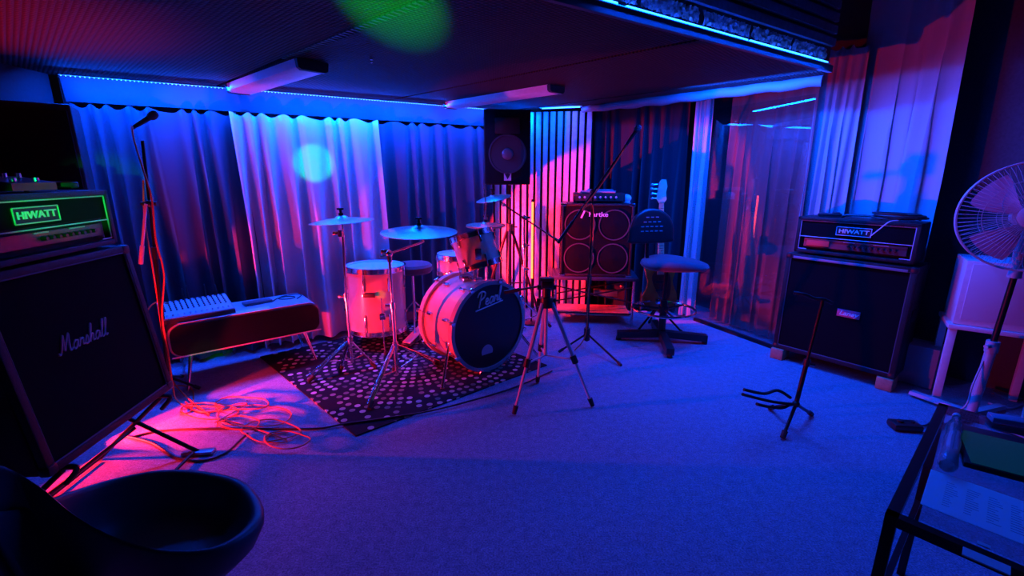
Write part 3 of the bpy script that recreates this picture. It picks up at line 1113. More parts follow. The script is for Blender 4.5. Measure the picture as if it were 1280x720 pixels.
for t in (.18, .26): b.box(gp(0, t, .03), (.09, .025, .014), gx, gd, bevel=.003)
obj('pickup', b, PLASTIC, bg)
gb = V((gt0.x, gt0.y, 0))
gsn = thing('guitar_stand', 'low black stand holding the sunburst bass guitar', 'guitar stand', gb)
b = MB(); b.tube(spline([gb + V((-.16, -.08, .28)), gb + V((-.05, .03, .24)), gb + V((.05, .03, .24)), gb + V((.16, -.08, .28))], 6), .010)
obj('cradle', b, BMETAL, gsn)
b = MB(); b.cyl(gb + V((0, .05, .22)), gb + V((.01, .16, .95)), .011)
obj('upright', b, BMETAL, gsn)
for an in (-150, -30, 90):
    feet_part(gsn, gb + V((0, .05, .25)), gb + V((.26 * math.cos(R(an)), .05 + .22 * math.sin(R(an)), .01)), .010, BMETAL, .03)

# ================================================================== SWIVEL STOOL
SB = V((1.375, 3.97, 0))
so = thing('swivel_stool', 'tall black swivel stool with blue upholstered seat, backrest and foot ring', 'stool', SB)
for an in (-97, -8, 82, 172):
    dv_ = V((math.cos(R(an)), math.sin(R(an)), 0))
    b = MB()
    sd = V((-dv_.y, dv_.x, 0))
    b.prism([SB + sd * .032 + V((0, 0, .055)), SB - sd * .032 + V((0, 0, .055)), SB - sd * .032 + V((0, 0, .115)), SB + sd * .032 + V((0, 0, .115))], dv_ * .40)
    b.warp(lambda c: V((c.x, c.y, c.z - 0.03 * (c - SB).xy.length / .4)))
    l_ = obj('leg', b, PLASTIC, so)
    b = MB(); q = SB + dv_ * .385; b.cyl(q + V((0, 0, .0)), q + V((0, 0, .035)), .024, .02)
    obj('glide', b, RUBBER, l_)
b = MB(); b.cyl(SB + V((0, 0, .09)), SB + V((0, 0, .40)), .032, n=16); b.cyl(SB + V((0, 0, .40)), SB + V((0, 0, .70)), .018, n=12)
obj('column', b, BMETAL, so)
b = MB(); b.tube([SB + V((.27 * math.cos(a_ * PI / 20), .27 * math.sin(a_ * PI / 20), .315)) for a_ in range(40)], .012, 8, True)
fr_o = obj('foot_ring', b, CHROME, so)
b = MB()
for an in (30, 150, 270): b.cyl(SB + V((0, 0, .315)), SB + V((.27 * math.cos(R(an)), .27 * math.sin(R(an)), .315)), .009)
b.cyl(SB + V((0, 0, .28)), SB + V((0, 0, .345)), .042, n=16)
obj('ring_spoke', b, BMETAL, fr_o)
SCN_ = SB + V((.06, .0, .72))
b = MB()
prof = []
for k in range(32):
    a_ = 2 * PI * k / 32
    ex = .285 * math.copysign(abs(math.cos(a_)) ** .75, math.cos(a_)); ey = .235 * math.copysign(abs(math.sin(a_)) ** .75, math.sin(a_))
    prof.append(V((ex, ey, 0)))
def seat_z(p): return .018 * math.cos((p.x + .05) * 9) * (1 if p.x < .2 else .8)
b.loop([[SCN_ + q * s_ + V((0, 0, z_ + (seat_z(q * s_) if z_ > 0 else 0))) for q in prof] for s_, z_ in ((.75, -.025), (.94, -.02), (1, .0), (1.0, .012), (.965, .034), (.85, .046), (.5, .05), (.2, .05), (.02, .05))])
obj('seat', b, FABRIC, so, smooth=60)
BKc = A(813, 282, 4.0)
b = MB()
bo = [(-.215, -.10), (-.20, -.145), (0, -.155), (.20, -.145), (.215, -.10), (.205, .0), (.16, .085), (.08, .135), (0, .148), (-.08, .135), (-.16, .085), (-.205, .0)]
bs = spline([V((x, 0, z_)) for x, z_ in bo], 4, True)
BKX = V((.97, .22, 0)).normalized(); BKN = V((.22, -.97, 0)).normalized()
def bkp(p, n_): return BKc + BKX * p.x + V((0, 0, p.z)) + BKN * (n_ + .10 * (p.x ** 2) / .05 * .25)
rings = []
for s_, n_ in ((.0, -.022), (.6, -.022), (.96, -.018), (1, -.008), (1, .008), (.96, .018), (.85, .022), (.5, .024), (.0, .024)):
    rings.append([bkp(p * max(s_, .01), n_) for p in bs])
b.loop(rings)
bko = obj('backrest', b, PLASTIC, so, smooth=60)
b = MB()
for rz_, wz in ((.075, 3), (.035, 4), (-.005, 5), (-.045, 5)):
    for k in range(wz):
        p = V(((k - (wz - 1) / 2) * .045, 0, rz_))
        b.box(bkp(p, .026), (.028, .004, .009), BKX, BKN)
obj('vent_slots', b, GREYP, bko)
b = MB(); b.tube(spline([BKc - BKN * .03 + V((0, 0, -.06)), BKc - BKN * .045 + V((0.02, .02, -.28)), V((BKc.x + .05, BKc.y + .03, .72)), SB + V((-.05, .02, .68)), SB + V((0, 0, .68))], 6), .017)
obj('back_bar', b, BMETAL, so)

# ================================================================== DRUM RUG
RG = [G(445, 546), G(325, 447)]
ux = (RG[1] - RG[0]).normalized()
uy = V((.76, .65, 0))
RW = (RG[1] - RG[0]).length
RGW = 1.58
RGc = RG[0] + ux * RW / 2 + uy * RGW / 2
b = MB(); b.prism([RG[0] + V((0, 0, .001)), RG[1] + V((0, 0, .001)), RG[1] + uy * RGW + V((0, 0, .001)), RG[0] + uy * RGW + V((0, 0, .001))], (0, 0, .008))
rug = obj('drum_rug', b, RUG, loc=RGc)
tag(rug, 'dark rug printed with rings of pale dots under the drum kit', 'rug')
rx = math.atan2(ux.y, ux.x)

# ================================================================== DRUMS


def lug_ring(root, o, axis, r, h0, h1, n, mat, rot=0.0, ln=.03, wn=.016, name='lug'):
    a_ = V(axis).normalized()
    x, y = frame(a_)
    for k in range(n):
        th = 2 * PI * (k + rot) / n
        u_ = x * math.cos(th) + y * math.sin(th)
        t_ = a_.cross(u_)
        b_ = MB()
        b_.box(V(o) + u_ * (r + wn * .4) + a_ * (h0 + h1) / 2, (h1 - h0, wn, wn), a_, t_, bevel=.003)
        obj(name, b_, mat, root)


def rod_ring(root, o, axis, r, h0, h1, n, mat, rot=0.0, rad=.004):
    a_ = V(axis).normalized()
    x, y = frame(a_)
    b_ = MB()
    for k in range(n):
        th = 2 * PI * (k + rot) / n
        u_ = x * math.cos(th) + y * math.sin(th)
        b_.cyl(V(o) + u_ * r + a_ * h0, V(o) + u_ * r + a_ * h1, rad, n=6)
    return tag(obj('tension_rods', b_, mat, root), kind='stuff')


def drum(name, label, o, axis, r, L_, nl=6, top=WHEAD, bottom=WHEAD, rot=0.2, hoop=CHROME):
    """a drum whose lower edge is at o, growing along axis"""
    o = V(o); a_ = V(axis).normalized()
    t = thing(name, label, 'drum', o)
    b_ = MB(); b_.lathe(o, a_, [(r, .012), (r, L_ - .012)], 40, False, False)
    obj('shell', b_, SHELL, t)
    for nm, hh, s_ in (('batter_head', L_ - .004, 1), ('resonant_head', .004, -1)):
        b_ = MB(); b_.lathe(o + a_ * hh, a_ * s_, [(r * .985, -.004), (r * .98, .0), (r * .5, .0015), (0, .0015)], 40)
        obj(nm, b_, top if s_ > 0 else bottom, t)
    for hh, s_ in ((L_, 1), (0, -1)):
        b_ = MB(); b_.lathe(o + a_ * hh, a_ * s_, [(r + .002, -.030), (r + .016, -.030), (r + .016, -.026), (r + .006, -.024), (r + .006, .008), (r + .012, .010), (r + .012, .014), (r - .004, .014), (r - .004, -.002)], 40, False, False)
        obj('hoop', b_, hoop, t)
    lug_ring(t, o, a_, r, L_ * .68, L_ * .88, nl, CHROME, rot)
    lug_ring(t, o, a_, r, L_ * .12, L_ * .32, nl, CHROME, rot)
    rod_ring(t, o, a_, r + .012, L_ * .86, L_ + .012, nl, CHROME, rot)
    rod_ring(t, o, a_, r + .012, -.012, L_ * .14, nl, CHROME, rot)
    return t


# bass drum lying on its side, front skin towards the camera's right
BN = V((.66, -.75, 0)).normalized()
BR = .335
BFc = A(612, 408, 3.33); BFc.z = BR + .030
BD = thing('bass_drum', 'pale bass drum lying on its side with a black front skin', 'drum', V((BFc.x, BFc.y, 0)) - BN * .22)
DL = .44
o = BFc - BN * DL
b = MB(); b.lathe(o, BN, [(BR, .03), (BR, DL - .03)], 56, False, False)
obj('shell', b, SHELL, BD)
b = MB(); b.lathe(BFc, BN, [(BR * .99, -.02), (BR * .985, .0), (BR * .6, .002), (0, .002)], 56)
fh = obj('front_head', b, DHEAD, BD)
b = MB(); b.lathe(o, -BN, [(BR * .99, -.02), (BR * .985, .0), (BR * .6, .002), (0, .002)], 56)
obj('batter_head', b, WHEAD, BD)
for c, s_ in ((BFc, 1), (o, -1)):
    b = MB(); b.lathe(c, BN * s_, [(BR + .003, -.035), (BR + .024, -.035), (BR + .024, .012), (BR - .005, .012), (BR - .005, .001)], 56, False, False)
    obj('hoop', b, SHELL if s_ < 0 else M('dark_lacquer_hoop', (.30, .28, .28), .25, coat=.6), BD)
lug_ring(BD, o, BN, BR, .08, .14, 8, CHROME, .35, wn=.02)
lug_ring(BD, o, BN, BR, DL - .14, DL - .08, 8, CHROME, .35, wn=.02)
rod_ring(BD, o, BN, BR + .022, -.01, .10, 8, CHROME, .35)
rod_ring(BD, o, BN, BR + .022, DL - .10, DL + .012, 8, CHROME, .35)
for c, s_ in ((BFc, 1), (o, -1)):
    lug_ring(BD, c + BN * s_ * .012, BN, BR + .012, -.012, .012, 8, CHROME, .35, wn=.034, name='claw')
FX = V((-BN.y, BN.x, 0))
if FX.x < 0: FX = -FX
lm = fr(BFc + BN * .006 + FX * .0 + V((0, 0, .185)), FX, (0, 0, 1)) @ Matrix.Rotation(R(-6), 4, 'Y')
obj('lettering', script_mb('Pearl', .105, lm, .055, .18, True), WHITEPRINT, fh)
b = MB(); cc = BFc + BN * .004 + FX * -.03 + V((0, 0, -.195))
cs = [V((.055 * math.cos(t_ * PI / 16), .055 * math.sin(t_ * PI / 16), 0)) for t_ in range(-2, 19)]
b.prism([cc + FX * p.x + V((0, 0, p.y)) for p in cs] , BN * .002)
obj('sticker', b, M('grey_sticker', (.35, .33, .36), .5), fh)
for sg, nm in ((-1, 0), (1, 1)):
    side = FX * sg
    p0_ = o + BN * (DL * .80) + side * BR * .93 + V((0, 0, -BR * .28))
    p1_ = p0_ + side * .16 + BN * .13
    p1_.z = .02
    b = MB(); b.box(p0_, (.05, .05, .06), BN, side, bevel=.008)
    br = obj('spur_bracket', b, CHROME, BD)
    b = MB(); b.cyl(p0_ + V((0, 0, .03)) - (p1_ - p0_) * .12, p1_, .011); b.cyl(p1_, p1_ - V((0, 0, .012)), .014, .006)
    obj('spur', b, CHROME, BD)
# tom mount post on top of the bass drum
TM = o + BN * (DL * .62); TM.z = BFc.z + BR
b = MB(); b.cyl(TM - V((0, 0, .03)), TM + V((0, 0, .16)), .016); b.box(TM + V((0, 0, .01)), (.09, .07, .03), BN, FX, bevel=.008)
b.ball(TM + V((0, 0, .17)), .026)
TT = A(591, 316, 3.52)
b.cyl(TM + V((0, 0, .17)), TT + V((.05, .0, -.05)), .012)
b.box(TM + V((-.09, .02, .01)), (.06, .06, .05), BN, FX, bevel=.006)
obj('tom_holder', b, CHROME, BD)

# rack tom
ta = V((-.28, .16, .93)).normalized()
tc_ = A(595, 313, 3.58)
drum('rack_tom', 'small pale tom drum tilted on top of the bass drum', tc_ - ta * .13, ta, .165, .26, 6, rot=.1)
tt = [q for q in bpy.data.objects if q.name == 'rack_tom'][0]
b = MB(); b.box(tc_ + V((.03, -.165, 0)), (.05, .035, .09), (1, 0, 0), (0, 1, 0), bevel=.006)
obj('mount_bracket', b, CHROME, tt)
# floor tom with three legs
FT = A(473, 411, 3.92); FT.z = .16
ft = drum('floor_tom', 'large pale floor tom standing upright behind the front cymbal stands', FT, (0.02, 0.02, 1), .25, .56, 8, rot=.15)
b = MB(); b.box(FT + V((.02, -.256, .36)), (.10, .006, .034), bevel=.002)
obj('badge', b, BLACK, ft)
for an in (-65, 55, 175):
    dv_ = V((math.cos(R(an)), math.sin(R(an)), 0))
    q = FT + dv_ * .278
    b = MB(); b.box(q + V((0, 0, .18)), (.04, .05, .06), dv_, V((-dv_.y, dv_.x, 0)), bevel=.006)
    obj('leg_bracket', b, CHROME, ft)
    b = MB(); b.tube(spline([q + V((0, 0, .34)), q + V((0, 0, .0)), q + V((0, 0, -.06)), V((q.x, q.y, .01)) + dv_ * .04], 4), .006)
    l_ = obj('leg', b, CHROME, ft)
    b = MB(); b.cyl(V((q.x, q.y, .008)) + dv_ * .04, V((q.x, q.y, .04)) + dv_ * .035, .013)
    obj('rubber_foot', b, RUBBER, l_)
# snare on its stand behind the bass drum
SN_ = A(571, 318, 4.02)
sn = drum('snare_drum', 'shallow pale snare drum on a stand behind the bass drum', SN_ - V((0, 0, .16)), (0, 0, 1), .18, .16, 8, rot=.3)
ssb = V((SN_.x, SN_.y, 0))
ss = thing('snare_stand', 'low chrome stand carrying the shallow snare drum', 'stand', ssb)
b = MB(); b.cyl(ssb + V((0, 0, .12)), ssb + V((0, 0, SN_.z - .22)), .013)
obj('pole', b, CHROME, ss)
for an in (-90, 30, 150):
    dv_ = V((math.cos(R(an)), math.sin(R(an)), 0))
    feet_part(ss, ssb + V((0, 0, .36)), ssb + dv_ * .25 + V((0, 0, .02)), .008, CHROME, .04, .014)
    b = MB(); b.tube([ssb + V((0, 0, SN_.z - .22)), ssb + dv_ * .17 + V((0, 0, SN_.z - .195)), ssb + dv_ * .19 + V((0, 0, SN_.z - .18))], .007)
    obj('arm', b, CHROME, ss)

# drum throne
TH = A(515, 329, 4.16)
tb = V((TH.x, TH.y, 0))
th_ = thing('drum_throne', 'round dark drum stool behind the floor tom and bass drum', 'stool', tb)
b = MB(); b.lathe(V((tb.x, tb.y, TH.z - .085)), (0, 0, 1), [(.17, 0), (.185, .02), (.185, .06), (.165, .082), (.08, .088), (0, .088)], 32)
obj('seat', b, FABRIC, th_)
b = MB(); b.cyl(tb + V((0, 0, .15)), V((tb.x, tb.y, TH.z - .085)), .014)
obj('pole', b, CHROME, th_)
for an in (-80, 40, 160):
    feet_part(th_, tb + V((0, 0, .34)), tb + V((.27 * math.cos(R(an)), .27 * math.sin(R(an)), .02)), .009, CHROME, .04, .016)

# bass drum pedal and hi-hat pedal


def pedal(name, label, p, d, beater):
    p = V(p); d = V(d).normalized(); s_ = V((d.y, -d.x, 0))
    t = thing(name, label, 'pedal', p)
    b_ = MB(); b_.box(p + V((0, 0, .018)), (.32, .10, .008), d, -s_)
    obj('base_plate', b_, CHROME, t)
    b_ = MB(); b_.prism([p - d * .15 - s_ * .04 + V((0, 0, .035)), p - d * .15 + s_ * .04 + V((0, 0, .035)), p + d * .12 + s_ * .045 + V((0, 0, .10)), p + d * .12 - s_ * .045 + V((0, 0, .10))], (0, 0, .008))
    obj('footboard', b_, ALU, t)
    b_ = MB()
    for k in (-1, 1): b_.cyl(p + d * .15 + s_ * .05 * k + V((0, 0, .014)), p + d * .15 + s_ * .05 * k + V((0, 0, .20)), .008)
    b_.cyl(p + d * .15 - s_ * .06 + V((0, 0, .19)), p + d * .15 + s_ * .06 + V((0, 0, .19)), .008)
    obj('posts', b_, CHROME, t)
    if beater:
        b_ = MB(); b_.cyl(p + d * .15 + V((0, 0, .19)), p + d * .10 + V((0, 0, .36)), .005); b_.cyl(p + d * .08 + V((0, 0, .37)), p + d * .14 + V((0, 0, .375)), .025, n=14)
        obj('beater', b_, WHITE, t)
    return t


pedal('bass_drum_pedal', 'metal foot pedal behind the bass drum batter side', V((o.x, o.y, .012)) - BN * .26 - FX * .02, BN, True)
pedal('hi_hat_pedal', 'long metal foot pedal on the dotted rug beside the folding stand', G(520, 428) + V((0, 0, .012)), V((.35, .9, 0)), False)

# ------------------------------------------------------------------ cymbals and stands


def cymbal(name, label, c, nrm, r, bell=.045):
    c = V(c)
    t = thing(name, label, 'cymbal', c)
    b_ = MB()
    k_ = r / .28
    pr_ = [(0.006, .034 * k_), (.03, .031 * k_), (bell, .018 * k_), (bell * 1.15, .012 * k_), (r * .5, .004), (r * .8, -.006), (r, -.017), (r, -.0195), (r * .8, -.0085), (r * .5, .0015), (bell * 1.15, .0095 * k_), (.006, .030 * k_)]
    b_.lathe(c, nrm, pr_, 48, False, False)
    obj('plate', b_, BRONZE, t)
    a_ = V(nrm).normalized()
    b_ = MB(); b_.cyl(c + a_ * .03 * k_, c + a_ * (.03 * k_ + .022), .018, .016); b_.cyl(c + a_ * (.03 * k_ + .022), c + a_ * (.03 * k_ + .045), .010); b_.box(c + a_ * (.03 * k_ + .05), (.05, .01, .014), bevel=.003)
    obj('wing_nut', b_, BMETAL, t)
    return t


def stand_legs(root, base, hub, lower, feet, mat, braced=True):
    for f in feet:
        f = V(f)
        k = 1
        l_ = feet_part(root, V((base.x, base.y, hub)) , f + V((0, 0, .022)), .008, mat, .05, .017)
        if braced:
            b_ = MB(); mid = V((base.x, base.y, hub)) + (f - V((base.x, base.y, hub))) * .5
            off = (f - base).cross(V((0, 0, 1))).normalized() * .014
            b_.cyl(V((base.x, base.y, lower)), mid, .006); b_.cyl(V((base.x, base.y, hub)) + off, f + V((0, 0, .05)) + off, .006)
            obj('brace', b_, mat, root)


zr = .009
ca = G(441, 462)
cA = A(427, 274, ca.y + .02)
sA = thing('cymbal_stand', 'straight chrome cymbal stand nearest the glossy black console', 'cymbal stand', ca, group='chrome cymbal stands around the drums')
b = MB(); b.cyl(ca + V((0, 0, .06)), V((ca.x, ca.y, .62)), .0125); b.cyl(V((ca.x, ca.y, .60)), V((cA.x, cA.y, cA.z - .10)), .009); b.cyl(V((cA.x, cA.y, cA.z - .10)), V((cA.x, cA.y, cA.z + .022)), .005)
obj('pole', b, CHROME, sA)
b = MB()
for z in (.60, cA.z - .10): b.cyl(V((ca.x, ca.y, z - .025)), V((ca.x, ca.y, z + .025)), .019); b.box(V((ca.x - .03, ca.y, z)), (.05, .012, .022), bevel=.003)
obj('clamp', b, CHROME, sA)
b = MB(); b.cyl(V((ca.x, ca.y, .22)), V((ca.x, ca.y, .27)), .022)
obj('leg_collar', b, CHROME, sA)
stand_legs(sA, ca, .25, .08, [G(386, 480), G(434, 462) + V((-.02, -.10, 0)), G(470, 462)], CHROME)
cymbal('crash_cymbal', 'thin bronze cymbal on the straight stand before the pale grey curtain', V((cA.x, cA.y, cA.z)), V((-.05, -.0, 1)), .228)

cb_ = G(497, 477)
sB = thing('cymbal_stand', 'chrome boom cymbal stand in front of the floor tom with double braced legs', 'cymbal stand', cb_, group='chrome cymbal stands around the drums')
tB = A(487, 317, cb_.y)
b = MB(); b.cyl(cb_ + V((0, 0, .06)), V((cb_.x, cb_.y, .60)), .0135); b.cyl(V((cb_.x, cb_.y, .58)), V((cb_.x, cb_.y, tB.z)), .010)
obj('pole', b, CHROME, sB)
tB = V((cb_.x, cb_.y, tB.z))
cB = A(524, 287, cb_.y + .10)
elb = A(530, 302, cb_.y + .09)
b = MB(); b.cyl(tB - (elb - tB) * .25, elb, .007); b.tube(spline([elb, V((cB.x + .005, cB.y, cB.z - .05)), V((cB.x, cB.y, cB.z + .02))], 5), .006)
obj('boom_arm', b, CHROME, sB)
b = MB(); b.ball(tB, .026); b.box(tB + V((-.03, 0, .015)), (.05, .015, .028), bevel=.003); b.cyl(tB - V((0, 0, .06)), tB, .016)
for z in (.59,): b.cyl(V((cb_.x, cb_.y, z - .025)), V((cb_.x, cb_.y, z + .025)), .020); b.box(V((cb_.x - .03, cb_.y, z)), (.05, .012, .022), bevel=.003)
b.ball(V((cB.x, cB.y, cB.z - .055)), .018)
obj('clamp', b, CHROME, sB)
b = MB(); b.cyl(V((cb_.x, cb_.y, .26)), V((cb_.x, cb_.y, .31)), .023)
obj('leg_collar', b, CHROME, sB)
stand_legs(sB, cb_, .30, .09, [G(462, 514), G(548, 458), G(488, 474) + V((.0, .12, 0))], CHROME)
cymbal('ride_cymbal', 'wide bronze cymbal on the boom stand in front of the second dark curtain', cB, V((.015, -.055, 1)), .270, .055)

hb = V((-.232, 4.05, 0)); hz = A(608, 282, 4.05).z
sH = thing('hi_hat_stand', 'chrome hi-hat stand with a long rod behind the rack tom', 'cymbal stand', hb, group='chrome cymbal stands around the drums')
b = MB(); b.cyl(hb + V((0, 0, .05)), hb + V((0, 0, hz - .05)), .012)
obj('pole', b, CHROME, sH)
b = MB(); b.cyl(hb + V((0, 0, hz - .05)), hb + V((0, 0, hz + .36)), .005); b.cyl(hb + V((0, 0, hz + .05)), hb + V((0, 0, hz + .09)), .014)
obj('rod', b, CHROME, sH)
stand_legs(sH, hb, .28, .1, [hb + V((-.22, -.16, 0)), hb + V((.24, -.10, 0)), hb + V((0.02, .26, 0))], CHROME)
hh = cymbal('hi_hat', 'pair of hi-hat cymbals on the rod stand behind the rack tom', hb + V((0, 0, hz + .012)), V((0, -.02, 1)), .175, .04)
b = MB(); b.lathe(hb + V((0, 0, hz - .012)), (0, .02, -1), [(.02, .026), (.04, .018), (.09, .004), (.175, -.016), (.175, -.0185), (.09, .0015), (.02, .023)], 48, False, False)
obj('bottom_plate', b, BRONZE, hh)

cc_ = V((.115, 4.28, 0))
sC = thing('cymbal_stand', 'chrome boom cymbal stand behind the camera tripod with a long crossing arm', 'cymbal stand', cc_, group='chrome cymbal stands around the drums')
pz = A(653, 272, 4.28).z
b = MB(); b.cyl(cc_ + V((0, 0, .06)), cc_ + V((0, 0, .62)), .013); b.cyl(cc_ + V((0, 0, .6)), cc_ + V((0, 0, pz)), .010)
obj('pole', b, CHROME, sC)
b = MB()
pz_ = cc_ + V((0, 0, pz))
ar0, ar1 = A(693, 298, 4.28), A(630, 256, 4.24)
cC = A(617, 246, 4.22)
b.cyl(ar0, ar1, .007); b.cyl(ar1, cC + V((0, 0, .02)), .005); b.cyl(ar0, ar0 + (ar0 - ar1).normalized() * .06, .014)
obj('boom_arm', b, BMETAL, sC)
b = MB(); b.ball(pz_, .024); b.box(pz_ + V((.03, 0, .0)), (.05, .015, .025), bevel=.003)
for z in (.62, .85): b.cyl(cc_ + V((0, 0, z - .02)), cc_ + V((0, 0, z + .02)), .018); b.box(cc_ + V((.03, 0, z)), (.04, .012, .02), bevel=.003)
b.ball(ar1, .020)
obj('clamp', b, CHROME, sC)
stand_legs(sC, cc_, .30, .1, [cc_ + V((-.06, -.28, 0)), cc_ + V((.27, .06, 0)), cc_ + V((-.2, .2, 0))], CHROME)
cymbal('splash_cymbal', 'small tilted bronze cymbal just below the big loudspeaker', cC, V((-.18, -.10, 1)), .165, .04)

# ================================================================== CAMERA TRIPOD
tc0 = (G(643, 519) + G(740, 509) + G(672, 479)) / 3
hubz = A(683, 378, tc0.y).z
ctr = V((A(683, 378, tc0.y).x, tc0.y, 0))
tr = thing('camera_tripod', 'pale aluminium camera tripod with black head standing before the bass drum', 'tripod', ctr)
for px, py in ((643, 519), (740, 509), (672, 479)):
    f = G(px, py) + V((0, 0, .02))
    top = ctr + V((0, 0, hubz)) + (f - ctr).normalized() * .035
    top.z = hubz
    k = top + (f - top) * .55
    b = MB(); b.cyl(top, k, .014, n=8)
    l_ = obj('leg', b, ALU, tr)
    b = MB(); b.cyl(k, f, .010, n=8)
    obj('lower_tube', b, ALU, l_)
    d = (f - top).normalized()
    b = MB(); b.cyl(k - d * .03, k + d * .025, .021, n=10)
    obj('leg_clip', b, PLASTIC, l_)
    b = MB(); b.cyl(f - d * .045, f + d * .01, .017, .014, n=10)
    obj('rubber_foot', b, RUBBER, l_)
    b = MB(); b.cyl(V((ctr.x, ctr.y, k.z + .01)), k, .006)
    obj('spreader', b, ALU, tr)
b = MB(); b.cyl(V((ctr.x, ctr.y, hubz - .36)), V((ctr.x, ctr.y, hubz + .03)), .012)
obj('centre_column', b, ALU, tr)
hc = V((ctr.x, ctr.y, hubz))
b = MB(); b.cyl(hc - V((0, 0, .03)), hc + V((0, 0, .035)), .045, .04, 14)
b.box(hc + V((-.045, .01, -.0)), (.035, .03, .05), bevel=.006); b.box(hc + V((.045, .01, -.0)), (.035, .03, .05), bevel=.006)
obj('shoulder', b, PLASTIC, tr)
b = MB(); b.cyl(hc + V((0, 0, .035)), hc + V((0, 0, .10)), .028, n=14); b.box(hc + V((0, 0, .125)), (.075, .09, .05), bevel=.01); b.box(hc + V((0, -.01, .158)), (.09, .07, .018), bevel=.004); b.cyl(hc + V((-.06, 0, .10)), hc + V((.06, 0, .10)), .016)
hdo = obj('tilt_head', b, PLASTIC, tr)
b = MB(); b.cyl(hc + V((-.03, 0, .11)), hc + V((-.25, .08, .05)), .007); b.cyl(hc + V((-.17, .055, .072)), hc + V((-.27, .087, .044)), .014)
obj('pan_handle', b, PLASTIC, hdo)

# ================================================================== MICROPHONE STANDS


def mic(root_name, label, tip, d, cat='microphone'):
    tip = V(tip); d = V(d).normalized()
    t = thing(root_name, label, cat, tip - d * .18)
    b_ = MB(); b_.cyl(tip - d * .20, tip - d * .05, .011, .017, 12)
    obj('body', b_, PLASTIC, t)
    b_ = MB()
    b_.lathe(tip - d * .06, d, [(.018, 0), (.025, .012), (.026, .03), (.022, .048), (.012, .058), (.0, .061)], 16)
    obj('grille_ball', b_, M('dark_steel_mesh', (.06, .06, .07), .5, .6, bump=.8, scale=500), t)
    return t


# boom stand in front of the bass amplifier
mbx = G(733, 434)
mt = A(735, 243, mbx.y)
ms = thing('microphone_stand', 'black boom microphone stand in front of the bass cabinet', 'microphone stand', mbx)
for px, py in ((776, 458), (699, 441)):
    feet_part(ms, mbx + V((0, 0, .13)), G(px, py) + V((0, 0, .012)), .009, BMETAL, .04, .013)
feet_part(ms, mbx + V((0, 0, .13)), mbx + V((.05, .28, .012)), .009, BMETAL, .04, .013)
b = MB(); b.cyl(mbx + V((0, 0, .06)), mbx + V((0, 0, .62)), .014); b.cyl(mbx + V((0, 0, .60)), V((mbx.x, mbx.y, 1.36)), .0095)
obj('pole', b, BMETAL, ms)
b = MB(); b.cyl(mbx + V((0, 0, .07)), mbx + V((0, 0, .18)), .028, n=12)
obj('leg_hub', b, PLASTIC, ms)
bm0, bm1 = A(697, 304, mbx.y - .02), A(781, 184, mbx.y - .02)
b = MB(); b.cyl(bm0, bm1, .0085); b.cyl(bm0, bm0 + (bm1 - bm0).normalized() * .22, .014)
obj('boom_arm', b, BMETAL, ms)
b = MB(); b.ball(V((mbx.x, mbx.y, 1.36)), .026); b.cyl(mbx + V((0, 0, .58)), mbx + V((0, 0, .66)), .020)
obj('clutch', b, PLASTIC, ms)
dd = (bm1 - bm0).normalized()
mic('microphone', 'black microphone at the end of the boom before the black curtain', bm1 + dd * .20, dd)
b = MB()
b.tube(spline([bm1 + dd * .02 + V((0, -.02, 0)), cline(bm1, bm0, .3) + V((0, -.02, -.03)), cline(bm1, bm0, .62) + V((.0, -.02, -.01)), V((mbx.x, mbx.y - .022, 1.25)), V((mbx.x + .012, mbx.y - .022, .9)), V((mbx.x - .006, mbx.y - .022, .5)), V((mbx.x - .02, mbx.y - .05, .14)), V((mbx.x - .12, mbx.y - .1, .008))], 8), .005, 6)
tag(obj('microphone_cable', b, ORANGE, loc=mbx), 'orange cable running down the boom microphone stand before the bass cabinet', 'cable')

# straight stand on the left
mlb = G(214, 492)
mlt = A(178, 176, mlb.y + .04)
ml = thing('microphone_stand', 'tall black microphone stand beside the left amplifier stack', 'microphone stand', mlb)
ax = (mlt - mlb).normalized()
b = MB(); b.cyl(mlb + V((0, 0, .04)), mlb + ax * 1.0, .014); b.cyl(mlb + ax * .98, mlt, .0095)
obj('pole', b, BMETAL, ml)
b = MB(); b.cyl(mlb + ax * .96, mlb + ax * 1.04, .021); b.cyl(mlb + V((0, 0, .06)), mlb + V((0, 0, .17)), .028)
b.ball(mlb + ax * 1.32, .026); b.cyl(mlb + ax * 1.32 + V((-.05, 0, 0)), mlb + ax * 1.32 + V((.05, 0, 0)), .014)
obj('clutch', b, PLASTIC, ml)
b = MB(); q0 = mlb + ax * 1.32 + V((.0, -.03, 0)); q1 = A(176, 330, mlb.y - .03); b.cyl(q0, q1, .009); b.cyl(q1, q1 + (q0 - q1).normalized() * .12, .013)
obj('folded_boom', b, ALU, ml)
for px, py in ((196, 505), (250, 487)):
    feet_part(ml, mlb + V((0, 0, .13)), G(px, py) + V((0, 0, .012)), .009, BMETAL, .04, .013)
feet_part(ml, mlb + V((0, 0, .13)), mlb + V((-.1, .26, .012)), .009, BMETAL, .04, .013)
mic('microphone', 'black microphone on the tall stand beside the left amplifier stack', A(196, 141, mlb.y + .02), V((.9, -.1, .42)))
b = MB()
cpts = [A(165, 158, mlb.y), A(168, 176, mlb.y - .02), A(179, 212, mlb.y - .03), A(190, 250, mlb.y - .03), A(195, 300, mlb.y - .03), A(205, 342, mlb.y - .03), A(203, 395, mlb.y - .03), A(210, 440, mlb.y - .02), A(216, 482, mlb.y - .06), G(222, 502) + V((0, 0, .008)), G(250, 516) + V((0, 0, .008)), G(290, 512) + V((0, 0, .008))]
b.tube(spline(cpts, 8), .0055, 6)
tag(obj('microphone_cable', b, ORANGE, loc=mlb), 'orange cable hanging down the tall microphone stand on the left', 'cable')
b = MB()
